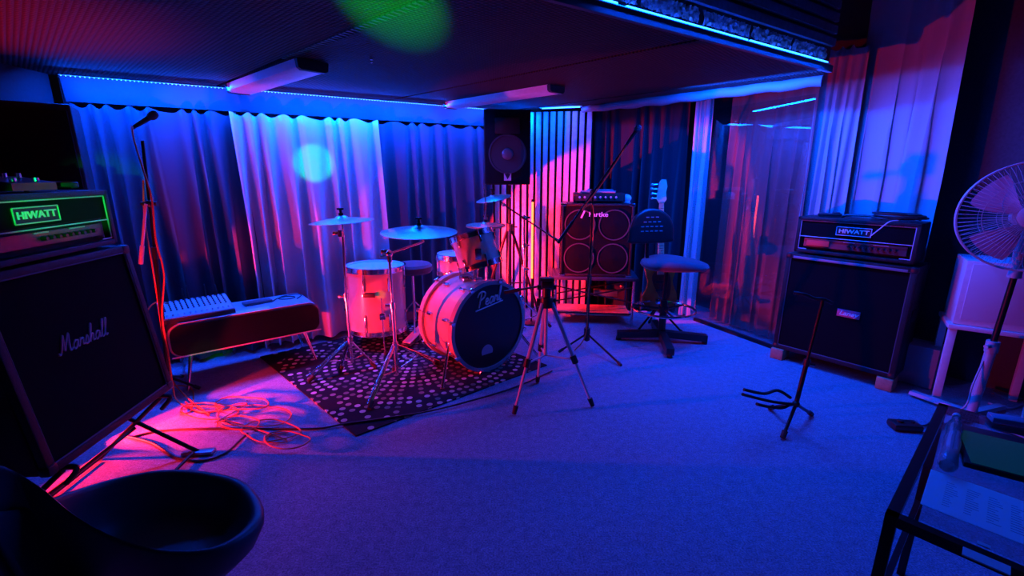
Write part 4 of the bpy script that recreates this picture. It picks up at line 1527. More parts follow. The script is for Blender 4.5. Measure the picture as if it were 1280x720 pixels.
cpts = [A(179, 225, mlb.y + .02), A(181, 275, mlb.y + .03), A(190, 330, mlb.y + .03), A(198, 380, mlb.y + .03), A(204, 425, mlb.y + .03), A(213, 470, mlb.y + .02), G(232, 498) + V((0, 0, .022)), G(262, 520) + V((0, 0, .008))]
b.tube(spline(cpts, 8), .005, 6)
tag(obj('patch_cable', b, ORANGE, loc=mlb), 'second orange cable wound beside the tall microphone stand pole', 'cable')

# ================================================================== GLOSSY CONSOLE WITH MIXER
KA, KB = A(213, 443, 2.93), A(402, 412, 3.56)
kd = V((KB.x - KA.x, KB.y - KA.y, 0)); KL = kd.length; kd.normalize()
kn = V((-kd.y, kd.x, 0))                       # away from the camera
KO = V((KA.x, KA.y, 0))
ktop, kbot = .50, .262
krz = math.atan2(kd.y, kd.x)
ko = thing('console_table', 'glossy black console with rounded ends on thin legs by the drums', 'table', KO + kd * KL / 2 + kn * .2, krz)
KD = .38


def slab(x0, x1, y0, y1, z0, z1, r, k=6):
    """block with rounded ends in its x/z outline"""
    pts_ = []
    for cx_, cz_, a0_ in ((x1 - r, z0 + r, -90), (x1 - r, z1 - r, 0), (x0 + r, z1 - r, 90), (x0 + r, z0 + r, 180)):
        for i in range(k + 1):
            a_ = R(a0_ + 90 * i / k)
            pts_.append(V((cx_ + r * math.cos(a_), y0, cz_ + r * math.sin(a_))))
    return MB().prism(pts_, (0, y1 - y0, 0))


KTOP = M('worn_grey_console_top', (.40, .40, .42), .35, bump=.1, scale=30, var=.15)
obj('body', slab(-KL / 2, KL / 2, -.2, -.2 + KD, kbot, ktop, .075), GREYP, ko, world=False)
obj('front_panel', slab(-KL / 2 + .012, KL / 2 - .012, -.212, -.199, kbot + .012, ktop - .012, .065), GLOSS, ko, world=False)
b = MB(); b.box((0, -.2 + KD / 2, ktop + .003), (KL - .13, KD, .005))
obj('top_panel', b, KTOP, ko, world=False)
b = slab(-KL / 2 + .005, KL / 2 - .005, -.215, -.2105, kbot + .003, kbot + .012, .004)
obj('trim_line', b, ALU, ko, world=False)
for sx_ in (-1, 1):
    for yy in (-.12, .16):
        p = V((sx_ * (KL / 2 - .12), yy, kbot)); q = V((sx_ * (KL / 2 - .06), yy + (-.06 if yy < 0 else .06), .0))
        b = MB(); b.cyl(p, q, .013, .009)
        obj('leg', b, CHROME, ko, world=False)
b = MB(); b.cyl((-KL / 2 + .12, -.12, kbot - .002), (-KL / 2 + .05, .16, .06), .006)
obj('brace', b, CHROME, ko, world=False)

mx = thing('mixing_desk', 'compact grey mixing desk with rows of knobs on the black console', 'mixer', KO + kd * .20 + kn * .19 + V((0, 0, ktop + .008)), krz + R(3))
b = MB(); b.prism([V((-.215, -.165, .0)), V((-.215, .165, .0)), V((-.215, .165, .085)), V((-.215, .11, .085)), V((-.215, -.165, .035))], (.43, 0, 0))
obj('chassis', b, GREYP, mx, world=False)
b = MB(); b.prism([V((-.205, -.160, .0365)), V((-.205, .105, .0855)), V((.205, .105, .0855)), V((.205, -.160, .0365))], (0, 0, .002))
obj('control_panel', b, M('pale_mixer_panel', (.45, .45, .48), .45), mx, world=False)
b = MB(); b.box((0, -.168, .014), (.43, .006, .028))
obj('front_edge', b, BLACK, mx, world=False)


def mxz(y): return .0385 + (y + .160) / .265 * .049


kb_ = MB(); kb_.cyl((0, 0, 0), (0, 0, .010), .0062, .005, 8)
k0 = obj('knob', kb_, M('dark_grey_knob', (.07, .07, .08), .5), mx, world=False); first = True
fb_ = MB(); fb_.box((0, 0, .006), (.011, .018, .012), bevel=.002)
f0 = obj('fader', fb_, WHITE, mx, world=False); ff = True
for i in range(12):
    x = -.185 + i * .0335
    for j in range(5):
        y = .085 - j * .032
        ob = k0 if first else k0.copy()
        if not first: C.objects.link(ob)
        first = False
        ob.location = (x, y, mxz(y))
    ob = f0 if ff else f0.copy()
    if not ff: C.objects.link(ob)
    ff = False
    ob.location = (x, -.125, mxz(-.125))
b = MB()
for i in range(12): b.cyl((-.185 + i * .0335, .138, .084), (-.185 + i * .0335, .138, .089), .010, n=10)
obj('socket', b, BLACK, mx, world=False)
mzw = KO + kd * .20 + kn * .19 + V((0, 0, ktop + .008))
b = MB()
for i, (x, hgt, mat_) in enumerate(((-.06, .05, 0), (-.03, .07, 0), (.08, .06, 0), (.15, .05, 0))):
    q = mzw + kd * x + kn * .138 + V((0, 0, .088))
    b.cyl(q, q + V((0, 0, hgt * .7)), .006)
    b.tube(spline([q + V((0, 0, hgt * .6)), q + V((0, 0, hgt + .03)), q + kn * .06 + V((0, 0, hgt)), q + kn * .13 + V((0, 0, -.03))], 6), .004, 6)
tag(obj('mixer_leads', b, BCABLE, loc=mzw), 'black leads plugged into the back row of the mixing desk', 'cable')
# orange lead looping at the mixer's left end down to the floor
b = MB()
q = mzw - kd * .24
b.tube(spline([q + V((.02, .1, .09)), q + V((-.03, .06, .11)), q + V((-.06, 0, .05)), q + V((-.05, -.08, -.08)), q + V((.0, -.16, -.22)), q + V((.03, -.20, -.38)), G(238, 486) + V((0, 0, .01)), G(240, 512) + V((0, 0, .01))], 8), .005, 6)
tag(obj('mixer_lead', b, ORANGE, loc=q), 'orange lead looping from the mixing desk end to the floor', 'cable')
# remote-like clutter and cable on the console
kw = KO + kd * (KL * .66) + kn * .22 + V((0, 0, ktop + .006))
b = MB(); b.box(kw + kd * -.06 + V((0, 0, .012)), (.20, .09, .022), kd + kn * .1, kn - kd * .1, bevel=.005)
tag(obj('effects_box', b, M('dark_grey_case', (.08, .08, .09), .4), loc=kw), 'flat dark effects box beside the mixing desk on the console', 'effects box')
b = MB()
b.tube(spline([kw + kd * x + kn * y + V((0, 0, .006)) for x, y in ((.05, -.02), (.10, .05), (.18, .06), (.22, .0), (.16, -.03), (.10, .02), (.14, .09), (.24, .10), (.28, .04), (.22, -.06))], 8), .004, 6)
tag(obj('coiled_lead', b, BCABLE, loc=kw), 'thin black lead coiled on the bare end of the console', 'cable')
b = MB(); b.box(KO + kd * (KL * .52) + kn * .03 + V((0, 0, ktop + .0075)), (.26, .09, .003), kd, kn)
tag(obj('paper_sheet', b, WHITE, loc=KO + kd * (KL * .52) + kn * .03 + V((0, 0, ktop + .006))), 'white paper sheet lying in front of the effects box', 'paper')

# low pale socket board with plugs behind the console
pbp = G(392, 407, .05)
pb = thing('socket_board', 'low pale socket board with black plugs behind the console', 'power strip', V((pbp.x, pbp.y + .06, 0)), R(24))
b = MB(); b.box((0, 0, .13), (.62, .04, .22), bevel=.005)
obj('board', b, GREYP, pb, world=False)
for k in range(5):
    b = MB(); b.cyl((-.20 + k * .10, -.02, .15), (-.20 + k * .10, -.055, .15), .022, .018, 12); b.tube(spline([V((-.20 + k * .10, -.055, .15)), V((-.20 + k * .10, -.085, .12)), V((-.19 + k * .10, -.075, .04)), V((-.17 + k * .10, -.09, .01))], 5), .005, 6)
    obj('plug', b, BCABLE, pb, world=False)
b = MB(); b.box((0, -.05, .02), (.9, .14, .03))
obj('foot_plank', b, WOOD, pb, world=False)
b = MB(); q = G(342, 425); b.box(V((q.x, q.y + .06, .09)), (.20, .14, .17), kd, kn, bevel=.008)
tag(obj('storage_box', b, WHITE, loc=(q.x, q.y + .06, 0)), 'small white box on the floor beneath the console end', 'box')

# ================================================================== LEFT AMPLIFIER STACK


def ROOTX(p, X):
    X = V(X).normalized()
    return math.atan2(X.y, X.x)


LX = V((-.105, 1, 0)).normalized(); LY = V((-LX.y, LX.x, 0))
LF = V((-1.835, 2.26, .385))                    # far lower corner of the left cabinet's front
LCc = LF - LX * .38
lc = thing('guitar_cabinet', 'large black guitar speaker cabinet with slanted front on a low stand, at the left', 'speaker cabinet', LCc, ROOTX(0, LX))


def cab_parts(root, w, h, d, slant, handle=True):
    sh = lambda c: V((c.x, c.y + (slant * c.z if c.y < .10 else 0), c.z))
    b_ = MB(); b_.box((0, d / 2 + .015, h / 2), (w, d - .03, h), bevel=.012)
    for sg in (-1, 1): b_.box((sg * (w / 2 - .016), .008, h / 2), (.032, .032, h), bevel=.005)
    for zz in (.016, h - .016): b_.box((0, .008, zz), (w, .032, .032), bevel=.005)
    b_.warp(sh)
    obj('cabinet', b_, TOLEX, root, world=False)
    b_ = MB(); b_.box((0, .008, h / 2), (w - .062, .008, h - .062)); b_.warp(sh)
    g_ = obj('front_grille', b_, GRILLE, root, world=False)
    b_ = MB()
    for sg in (-1, 1): b_.cyl(sh(V((sg * (w / 2 - .034), -.002, .034))), sh(V((sg * (w / 2 - .034), -.002, h - .034))), .0035, n=6)
    for zz in (.034, h - .034): b_.cyl(sh(V((-w / 2 + .034, -.002, zz))), sh(V((w / 2 - .034, -.002, zz))), .0035, n=6)
    obj('piping', b_, M('dark_piping', (.10, .10, .12), .5), root, world=False)
    b_ = MB()
    for sg in (-1, 1):
        for zz in (.02, h - .02):
            for yy in (.01, d - .02): b_.box(sh(V((sg * (w / 2 - .018), yy, zz))), (.044, .044, .044), bevel=.010)
    obj('corner_protectors', b_, PLASTIC, root, world=False)
    for sg in (-1, 1):
        b_ = MB(); b_.box((sg * (w / 2 + .002), d * .55, h * .55), (.008, .16, .09), bevel=.003)
        obj('handle', b_, PLASTIC, root, world=False)
    return sh


sh = cab_parts(lc, .76, .775, .36, .11)
mm_ = script_mb('Marshall', .072, Matrix.Translation((-.03, .002, .405)), .05, .25).warp(lambda c: V((c.x, c.y + .11 * c.z, c.z)))
obj('lettering', mm_, M('dull_white_lettering', (.42, .42, .46), .5), lc, world=False)
b = MB(); b.box((0, .095, .742 + .018), (.70, .02, .016), bevel=.003)
obj('top_rail', b, M('worn_grey_rail', (.22, .22, .25), .4), lc, world=False)
# tubular amplifier stand under it
ls_ = thing('amplifier_stand', 'low black tubular stand with splayed legs under the left cabinet', 'stand', V((LCc.x, LCc.y, 0)), ROOTX(0, LX))
for sx_ in (-.30, .30):
    b = MB(); b.tube(spline([V((sx_, .36, .375)), V((sx_, .02, .375)), V((sx_, -.03, .36)), V((sx_, .02, .30))], 5), .011)
    obj('rest_arm', b, BMETAL, ls_, world=False)
    for y0, y1 in ((.34, -.10), (.02, .40)):
        b = MB(); b.cyl((sx_, y0, .36), (sx_ * 1.12, y1, .012), .011)
        obj('leg', b, BMETAL, ls_, world=False)
b = MB()
for yy, zz in ((.18, .19), (-.085, .025), (.385, .025)): b.cyl((-.31, yy, zz), (.31, yy, zz), .009)
obj('cross_bar', b, BMETAL, ls_, world=False)
for sx_ in (-.335, .335):
    b = MB(); b.box((sx_, -.10, .012), (.05, .16, .02), bevel=.004)
    obj('foot', b, M('worn_steel', (.35, .36, .40), .35, .6), ls_, world=False)


def head_amp(root, w, h, d, text, plate_dx, panel_lit, piping):
    b_ = MB(); b_.box((0, d / 2 + .02, h / 2 + .012), (w, d - .04, h), bevel=.010)
    for sg in (-1, 1): b_.box((sg * (w / 2 - .012), .012, h / 2 + .012), (.024, .04, h), bevel=.004)
    for zz in (.024, h): b_.box((0, .012, zz), (w, .04, .024), bevel=.004)
    obj('housing', b_, TOLEX, root, world=False)
    mid = h * .46 + .012
    b_ = MB(); b_.box((0, .010, (mid + h) / 2), (w - .05, .008, h - mid - .02))
    obj('front_cloth', b_, GRILLE, root, world=False)
    b_ = MB(); b_.box((0, .022, (mid + .036) / 2 + .004), (w - .11, .008, mid - .075))
    pn_ = obj('control_panel', b_, M('dark_control_panel', (.05, .05, .06), .3), root, world=False)
    b_ = MB()
    x0, x1 = -w / 2 + .026, w / 2 - .026
    for p, q in (((x0, h - .016), (x1, h - .016)), ((x0, mid), (x1, mid)), ((x0, .042), (x0, h - .016)), ((x1, .042), (x1, h - .016)), ((x0, .042), (x0 + .06, .042)), ((x1 - .06, .042), (x1, .042))):
        b_.cyl((p[0], .0, p[1]), (q[0], .0, q[1]), .0032, n=6)
    obj('piping', b_, piping, root, world=False)
    zc = (mid + h - .016) / 2 + .0
    b_ = MB(); b_.box((plate_dx, .003, zc), (.215, .006, .062))
    pl_ = obj('name_plate', b_, BLACK, root, world=False)
    b_ = MB()
    for p, q in (((-.106, -.030), (.106, -.030)), ((-.106, .030), (.106, .030)), ((-.106, -.030), (-.106, .030)), ((.106, -.030), (.106, .030))):
        b_.cyl((plate_dx + p[0], -.001, zc + p[1]), (plate_dx + q[0], -.001, zc + q[1]), .0028, n=6)
    obj('plate_border', b_, piping, pl_, world=False)
    obj('lettering', text_mb(text, .039, Matrix.Translation((plate_dx, -.001, zc)), .002, 1.22, 0, .0010), WHITEPRINT, pl_, world=False)
    kz = (mid + .036) / 2 + .004
    for k in range(9):
        b_ = MB(); b_.cyl((-.02 + k * .034, .018, kz), (-.02 + k * .034, -.002, kz), .010, .008, 10)
        obj('knob', b_, PLASTIC, pn_, world=False)
    for k, (x, ww) in enumerate(((-.02, .07), (.17, .09))):
        b_ = MB(); b_.box((x, .0165, kz + .024), (ww, .003, .006))
        obj('panel_label', b_, M('panel_print', (.35, .35, .4), .5), pn_, world=False)
    if panel_lit:
        b_ = MB(); b_.box((-.22, .015, kz), (.15, .006, .042), bevel=.002)
        obj('lit_badge', b_, LEDRED, pn_, world=False)
    b_ = MB()
    for sg in (-1, 1):
        for yy in (.05, d - .05): b_.cyl((sg * (w / 2 - .08), yy, 0), (sg * (w / 2 - .08), yy, .013), .016)
    obj('rubber_feet', b_, RUBBER, root, world=False)
    b_ = MB(); b_.tube(spline([V((-.12, d * .5, h + .012)), V((-.10, d * .5, h + .030)), V((0, d * .5, h + .034)), V((.10, d * .5, h + .030)), V((.12, d * .5, h + .012))], 5), .009)
    obj('carry_handle', b_, PLASTIC, root, world=False)


LHX = V((-.16, 1, 0)).normalized()
lh = thing('guitar_amplifier', 'black guitar amplifier head with a green-lit name plate on the left cabinet', 'amplifier', LCc + V((0, 0, .777)) + LY * .085 + LX * -.02, ROOTX(0, LX) + R(3))
head_amp(lh, .74, .255, .27, 'HIWATT', -.04, False, PIPING)
lht = LCc + V((0, 0, .777 + .275)) + LY * .2
pd = thing('effects_pedal', 'dark effects pedal with small green lights on the left amplifier head', 'effects pedal', lht + LX * .02, ROOTX(0, LX))
b = MB(); b.prism([V((-.10, -.07, 0)), V((-.10, .07, 0)), V((-.10, .07, .055)), V((-.10, -.07, .03))], (.20, 0, 0))
obj('case', b, M('dark_metal_case', (.06, .06, .065), .3, .5), pd, world=False)
b = MB()
for x in (-.06, 0, .06): b.cyl((x, .035, .05), (x, .035, .068), .010)
obj('knob', b, CHROME, pd, world=False)
b = MB()
for x in (-.05, .05): b.cyl((x, -.035, .036), (x, -.035, .05), .012)
obj('foot_switch', b, CHROME, pd, world=False)
pc = lht + LX * -.22
b = MB(); b.box(pc + V((0, 0, .03)), (.16, .11, .058), LX, LY, bevel=.01); b.cyl(pc + V((.03, 0, .058)), pc + V((.03, 0, .075)), .014)
tag(obj('tuner_box', b, M('dark_red_case', (.20, .03, .04), .35), loc=pc), 'dark reddish pedal box at the near end of the left amplifier head', 'effects pedal')
pc = lht + LX * .24
b = MB(); b.tube([pc + V((.04 * math.cos(k * .5) * (1 + .2 * math.sin(k)), .05 * math.sin(k * .5), .008 + .0006 * k)) for k in range(36)], .006, 6)
tag(obj('coiled_cable', b, BCABLE, loc=pc), 'black cable coiled at the far end of the left amplifier head', 'cable')
# dark loudspeaker behind the left stack
bl = thing('loudspeaker', 'tall black loudspeaker column in the dark corner behind the left amplifier stack', 'loudspeaker', V((-2.83, 2.88, 0)), R(35))
b = MB(); b.box((0, 0, .95), (.36, .30, 1.9), bevel=.012)
obj('cabinet', b, TOLEX, bl, world=False)
b = MB(); b.box((0, -.154, .95), (.32, .012, 1.82), bevel=.004)
obj('front_grille', b, GRILLE, bl, world=False)

# ================================================================== RIGHT AMPLIFIER STACK
rp0, rp1 = G(965, 446), G(1113, 489)
RX = (rp1 - rp0).normalized(); RY = V((-RX.y, RX.x, 0))
RW_ = (rp1 - rp0).length
rcc = (rp0 + rp1) / 2 + V((0, 0, .092))
rc = thing('guitar_cabinet', 'large square black guitar speaker cabinet on wooden blocks, at the right', 'speaker cabinet', rcc, ROOTX(0, RX))
rw = RW_ + .01
cab_parts(rc, rw, .80, .33, .02)
b = MB(); b.box((.07, .008, .40), (.145, .006, .056), bevel=.002)
pl = obj('name_plate', b, M('red_lit_name_plate', (.75, .10, .2), .4), rc, world=False)  # red lamp light falling on the plate is put into its colour
obj('lettering', text_mb('Laney', .046, Matrix.Translation((.07, .004, .40)), .0015, 1.1, .3, .001), WHITEPRINT, pl, world=False)
b = MB(); b.box((0, .012, .772), (rw - .10, .014, .02), bevel=.003)
obj('top_rail', b, M('worn_grey_rail', (.22, .22, .25), .4), rc, world=False)
for t, lb in ((.04, 'wooden block under the left corner of the square black cabinet, glowing red'), (rw - .05, 'wooden block under the right front corner of the square black cabinet')):
    c = rp0 + RX * t + RY * .04 + V((0, 0, .046))
    b = MB(); b.box(c, (.095, .14, .088), RX, RY, bevel=.004)
    tag(obj('wooden_block', b, WOOD, loc=V((c.x, c.y, 0))), lb, 'block')
rh = thing('guitar_amplifier', 'black guitar amplifier head with pale piping on the square right cabinet', 'amplifier', rcc + V((0, 0, .803)) + RY * .03 + RX * .005, ROOTX(0, RX) + R(1))
head_amp(rh, .74, .275, .28, 'HIWATT', .0, True, M('silver_piping', (.5, .5, .55), .5))
rht = rcc + V((0, 0, .803 + .292)) + RY * .16
b = MB()
rd = random.Random(9)
pts = []
for k in range(60):
    a_ = k * .62
    rr_ = .075 + .03 * math.sin(k * .37)
    pts.append(rht + RX * (.22 + rr_ * 1.5 * math.cos(a_)) + RY * (.0 + rr_ * math.sin(a_)) + V((0, 0, .008 + .00065 * k)))
b.tube(spline(pts, 3), .006, 6)
tag(obj('coiled_cable', b, BCABLE, loc=rht + RX * .22), 'thick black cable coiled on the right end of the right amplifier head', 'cable')
b = MB(); q = rht + RX * .18 - RY * .15
b.tube(spline([q + RX * .07 + V((0, 0, .01)), q + V((0, 0, .0)) + RX * .03 - RY * .03, q - RY * .035 - RX * .02 + V((0, 0, -.06)), q - RY * .035 - RX * .06 + V((0, 0, -.11))], 6), .004, 6)
tag(obj('dangling_plug', b, ALU, loc=q), 'pale lead hanging over the front of the right amplifier head', 'cable')
b = MB(); q = rht + RX * -.20 + V((0, 0, .0)); b.box(q + V((0, 0, .012)), (.15, .09, .022), RX + RY * .2, RY - RX * .2, bevel=.006)
b.box(q + RX * .04 + V((0, 0, .027)), (.05, .02, .012), RX, RY, bevel=.003)
tag(obj('foot_switch_box', b, PLASTIC, loc=q), 'flat black foot switch box on the right amplifier head', 'effects pedal')

# ================================================================== GUITAR STAND IN FRONT
g0 = G(990, 536)
gz = A(1029, 374, g0.y + .02)
gst = thing('guitar_stand', 'empty black guitar stand in front of the square right cabinet', 'guitar stand', V((g0.x, g0.y, 0)))
gb0 = V((g0.x, g0.y, 0))
hub = A(995, 505, g0.y)
b = MB(); b.cyl(hub, cline(hub, gz, .42), .013); b.cyl(cline(hub, gz, .40), gz, .009)
obj('upright', b, BMETAL, gst)
b = MB(); b.ball(hub, .022); b.cyl(cline(hub, gz, .38), cline(hub, gz, .44), .018); b.cyl(cline(hub, gz, .40), cline(hub, gz, .40) + V((.05, 0, -.01)), .007)
obj('hub', b, PLASTIC, gst)
feet_part(gst, hub, G(978, 549) + V((0, 0, .014)), .010, BMETAL, .04, .016)
feet_part(gst, hub, G(1014, 520) + V((0, 0, .014)), .010, BMETAL, .04, .016)
feet_part(gst, hub, G(962, 512) + V((0, 0, .014)), .010, BMETAL, .04, .016)
for p in (((988, 497), (972, 488), (955, 492), (930, 487)), ((990, 505), (965, 502), (932, 494), (929, 493)), ((985, 507), (976, 510), (958, 508), (946, 505))):
    b = MB(); pts = [A(px, py, g0.y - .03 * i) for i, (px, py) in enumerate(p)]
    b.tube(spline(pts, 6), .009)
    obj('rest_arm', b, RUBBER, gst)
b = MB(); b.tube(spline([A(992, 366, g0.y + .02), A(1005, 368, g0.y + .0), A(1018, 373, g0.y + .02), A(1029, 374, g0.y + .02), A(1040, 379, g0.y + .06)], 6), .010)
obj('neck_yoke', b, RUBBER, gst)

# ================================================================== BITS ON THE FLOOR AT RIGHT
q = G(1130, 536)
fs = thing('foot_pedal', 'small black foot pedal lying on the carpet before the pedestal fan', 'pedal', V((q.x, q.y, .002)), R(-8))
b = MB(); b.box((0, 0, .022), (.16, .09, .042), bevel=.014)
obj('case', b, PLASTIC, fs, world=False)
b = MB(); b.cyl((-.03, 0, .043), (-.03, 0, .055), .016); b.cyl((.04, 0, .043), (.04, 0, .05), .010)
obj('button', b, RUBBER, fs, world=False)
b = MB(); b.tube(spline([V((q.x + .08, q.y, .02)), V((q.x + .16, q.y + .03, .008)), V((q.x + .3, q.y + .1, .008)), V((q.x + .45, q.y + .05, .008))], 6), .005, 6)
tag(obj('pedal_lead', b, BCABLE, loc=q), 'black lead running from the small foot pedal', 'cable')
q = A(1158, 446, 3.06)
b = MB(); b.box(V((q.x, q.y + .1, .155)), (.30, .20, .30), RX, RY, bevel=.01)
bxo = tag(obj('equipment_box', b, GREYP, loc=V((q.x, q.y + .1, 0))), 'dark grey box on the floor behind the square right cabinet', 'box')
b = MB()
b.tube(spline([G(1120, 472) + V((0, 0, .008)), G(1150, 478) + V((0, 0, .008)), G(1190, 484) + V((0, 0, .008)), G(1230, 480) + V((0, 0, .008)), G(1275, 492) + V((0, 0, .008))], 6), .006, 6)
tag(obj('floor_cable', b, GREYP, loc=G(1150, 478)), 'pale cable on the floor beside the dark grey box', 'cable')
b = MB()
b.tube(spline([G(1235, 505) + V((0, 0, .008)), G(1262, 512) + V((0, 0, .008)), G(1290, 505) + V((0, 0, .008)), G(1330, 520) + V((0, 0, .008))], 6), .007, 6)
b.tube(spline([G(1240, 492) + V((0, 0, .008)), G(1265, 500) + V((0, 0, .008)), G(1300, 498) + V((0, 0, .008))], 6), .007, 6)
tag(obj('cable_bundle', b, GREYP, loc=G(1262, 512)), 'pale cables bundled on the floor behind the fan pole', 'cable')

# ================================================================== PEDESTAL FAN
fb = G(1212, 523)
FH = A(1288, 271, fb.y - .05)
fn = thing('pedestal_fan', 'white pedestal fan with round wire cage and cross base', 'fan', V((fb.x, fb.y, 0)))
WPL = M('white_plastic', (.42, .40, .44), .4, bump=.03)
fneck = A(1268, 345, fb.y)
b = MB(); b.cyl(V((fb.x, fb.y, .04)), cline(V((fb.x, fb.y, .04)), fneck, .52), .026, n=14)
obj('lower_pole', b, WPL, fn)
b = MB(); b.cyl(cline(V((fb.x, fb.y, .04)), fneck, .50), fneck, .016, n=12)
obj('upper_pole', b, BMETAL, fn)
c = cline(V((fb.x, fb.y, .04)), fneck, .51)
b = MB(); b.cyl(c - V((0, 0, .04)), c + V((0, 0, .03)), .032, n=14); b.cyl(c, c + V((-.06, -.02, .0)), .012)
obj('height_knob', b, WPL, fn)
for an in (20, 110, 200, 290):
    dv_ = V((math.cos(R(an)), math.sin(R(an)), 0)); sd = V((-dv_.y, dv_.x, 0))
    b = MB(); p_ = V((fb.x, fb.y, .028))
    b.prism([p_ + sd * .028, p_ - sd * .028, p_ - sd * .02 + V((0, 0, .022)), p_ + sd * .02 + V((0, 0, .022))], dv_ * .33 + V((0, 0, -.012)))
    obj('base_foot', b, WPL, fn)
FA = V((-.62, -.78, .06)).normalized()          # the way the fan blows
b = MB(); b.cyl(FH - FA * .20, FH - FA * .04, .055, .065, 18); b.cyl(fneck - V((0, 0, .01)), fneck + V((0, 0, .09)), .032, .026); b.cyl(fneck + V((0, 0, .06)), FH - FA * .12 - V((0, 0, .01)), .026)
obj('motor_housing', b, WPL, fn)
fx, fy = frame(FA)
FRd = .30
b = MB()
b.tube([FH + FA * .02 + (fx * math.cos(k * PI / 32) + fy * math.sin(k * PI / 32)) * FRd for k in range(64)], .006, 6, True)
b.tube([FH - FA * .02 + (fx * math.cos(k * PI / 32) + fy * math.sin(k * PI / 32)) * FRd for k in range(64)], .006, 6, True)
obj('cage_rim', b, WPL, fn)
for sgn, nm in ((1, 'front_cage'), (-1, 'rear_cage')):
    b = MB()
    for k in range(72):
        u_ = fx * math.cos(k * PI / 36) + fy * math.sin(k * PI / 36)
        dpt = .075 if sgn > 0 else .065
        b.tube([FH + u_ * .06 + FA * sgn * (dpt + .01), FH + u_ * .16 + FA * sgn * dpt, FH + u_ * .255 + FA * sgn * (dpt * .75), FH + u_ * FRd + FA * sgn * .02], .0012, 4)
    for rr_, dd_ in ((.12, .083), (.20, .068)):
        b.tube([FH + FA * sgn * dd_ + (fx * math.cos(k * PI / 24) + fy * math.sin(k * PI / 24)) * rr_ for k in range(48)], .0018, 4, True)
    obj(nm, b, WPL, fn)
b = MB(); b.lathe(FH + FA * .078, FA, [(.065, 0), (.065, .008), (.05, .014), (0, .015)], 24)
obj('centre_cap', b, WPL, fn)
BLD = M('smoky_translucent_blade', (.42, .36, .5), .25, bump=.02)
for k in range(4):
    th0 = k * PI / 2 + .5
    b = MB()
    rows = []
    for i in range(7):
        t = i / 6
        rr_ = .045 + .215 * t
        row = []
        wd_ = .35 + .45 * math.sin(PI * min(1, t * .62 + .1))
        for j in range(7):
            a_ = th0 + (j / 6 - .5) * wd_ * 1.15 + .15 * t
            row.append(FH + (fx * math.cos(a_) + fy * math.sin(a_)) * rr_ + FA * ((j / 6 - .5) * .05 * (1 - .3 * t)))
        rows.append(row)
    fv = [[b.b.verts.new(p) for p in r_] for r_ in rows]
    bv = [[b.b.verts.new(p - FA * .003) for p in r_] for r_ in rows]
    for i in range(6):
        for j in range(6):
            b.face((fv[i][j], fv[i][j + 1], fv[i + 1][j + 1], fv[i + 1][j])); b.face((bv[i][j], bv[i + 1][j], bv[i + 1][j + 1], bv[i][j + 1]))
    for i in range(6):
        for j in (0, 6): b.face((fv[i][j], fv[i + 1][j], bv[i + 1][j], bv[i][j]))
    for j in range(6):
        for i in (0, 6): b.face((fv[i][j], fv[i][j + 1], bv[i][j + 1], bv[i][j]))
    obj('blade', b, BLD, fn, smooth=60)
b = MB(); b.lathe(FH - FA * .03, FA, [(.05, 0), (.05, .05), (.03, .065), (0, .067)], 20)
obj('hub', b, WPL, fn)
b = MB(); b.tube(spline([c + V((-.03, 0, -.1)), c + V((-.09, -.03, -.25)), V((fb.x - .10, fb.y - .05, .12)), V((fb.x - .16, fb.y - .02, .01))], 6), .005, 6)
obj('power_cord', b, WPL, fn)

# white stool with a white box, behind the fan
wsx = V((3.03, 2.93, 0))
ws = thing('white_stool', 'plain white stool behind the pedestal fan carrying a white box', 'stool', wsx, R(-35))
zt = A(1235, 404, 2.85).z
b = MB(); b.box((.16, .0, zt - .015), (.50, .36, .03), bevel=.004)
obj('top', b, WHITE, ws, world=False)
for x in (-.06, .37):
    for y in (-.15, .15):
        b = MB(); b.box((x, y, (zt - .03) / 2), (.04, .04, zt - .032), bevel=.003)
        obj('leg', b, WHITE, ws, world=False)
wb = wsx + V((.16 * math.cos(R(35)), -.16 * math.sin(R(35)), zt + .001))
wbx = thing('white_cabinet_box', 'tall white box standing on the white stool behind the fan', 'box', wb, R(-35))
b = MB(); b.box((-.02, .0, .21), (.42, .32, .42), bevel=.006)
obj('case', b, WHITE, wbx, world=False)
b = MB(); b.box((-.02, -.163, .22), (.36, .006, .36), bevel=.002)
obj('front_panel', b, M('off_white_panel', (.6, .6, .62), .5), wbx, world=False)

# ================================================================== TABLE AT LOWER RIGHT
tz = .72
t0_ = G(1116, 641, tz); t1_ = G(1179, 506, tz)
e1v = (t1_ - t0_); TLn = e1v.length; e1v.normalize()
e2v = V((e1v.y, -e1v.x, 0))
tb_ = thing('glass_table', 'black framed glass table with a paper sheet at the lower right', 'table', V((t0_.x, t0_.y, 0)))
TW = .60
b = MB()
cor = [t0_, t0_ + e1v * TLn, t0_ + e1v * TLn + e2v * TW, t0_ + e2v * TW]
for i in range(4): b.beam(cor[i] - (cor[(i + 1) % 4] - cor[i]).normalized() * .012 - V((0, 0, .014)), cor[(i + 1) % 4] + (cor[(i + 1) % 4] - cor[i]).normalized() * .012 - V((0, 0, .014)), .024, .026)
obj('frame', b, BMETAL, tb_)
for q in cor:
    b = MB(); b.box(V((q.x, q.y, (tz - .027) / 2)), (.024, .024, tz - .028), e1v, e2v, bevel=.002)
    obj('leg', b, BMETAL, tb_)
b = MB(); mid = (cor[0] + cor[2]) / 2; b.box(mid + V((0, 0, .004)), (TLn - .03, TW - .03, .006), e1v, -e2v)
obj('glass_top', b, GLASS, tb_)
b = MB(); b.beam(cor[0] + e1v * .05 + V((0, 0, -.37)), cor[1] - e1v * .05 + V((0, 0, -.37)), .016, .016); b.beam(cor[0] + e1v * .05 + e2v * .01 + V((0, 0, -.37)), cor[3] + e1v * .05 + V((0, 0, -.37)), .016, .016)
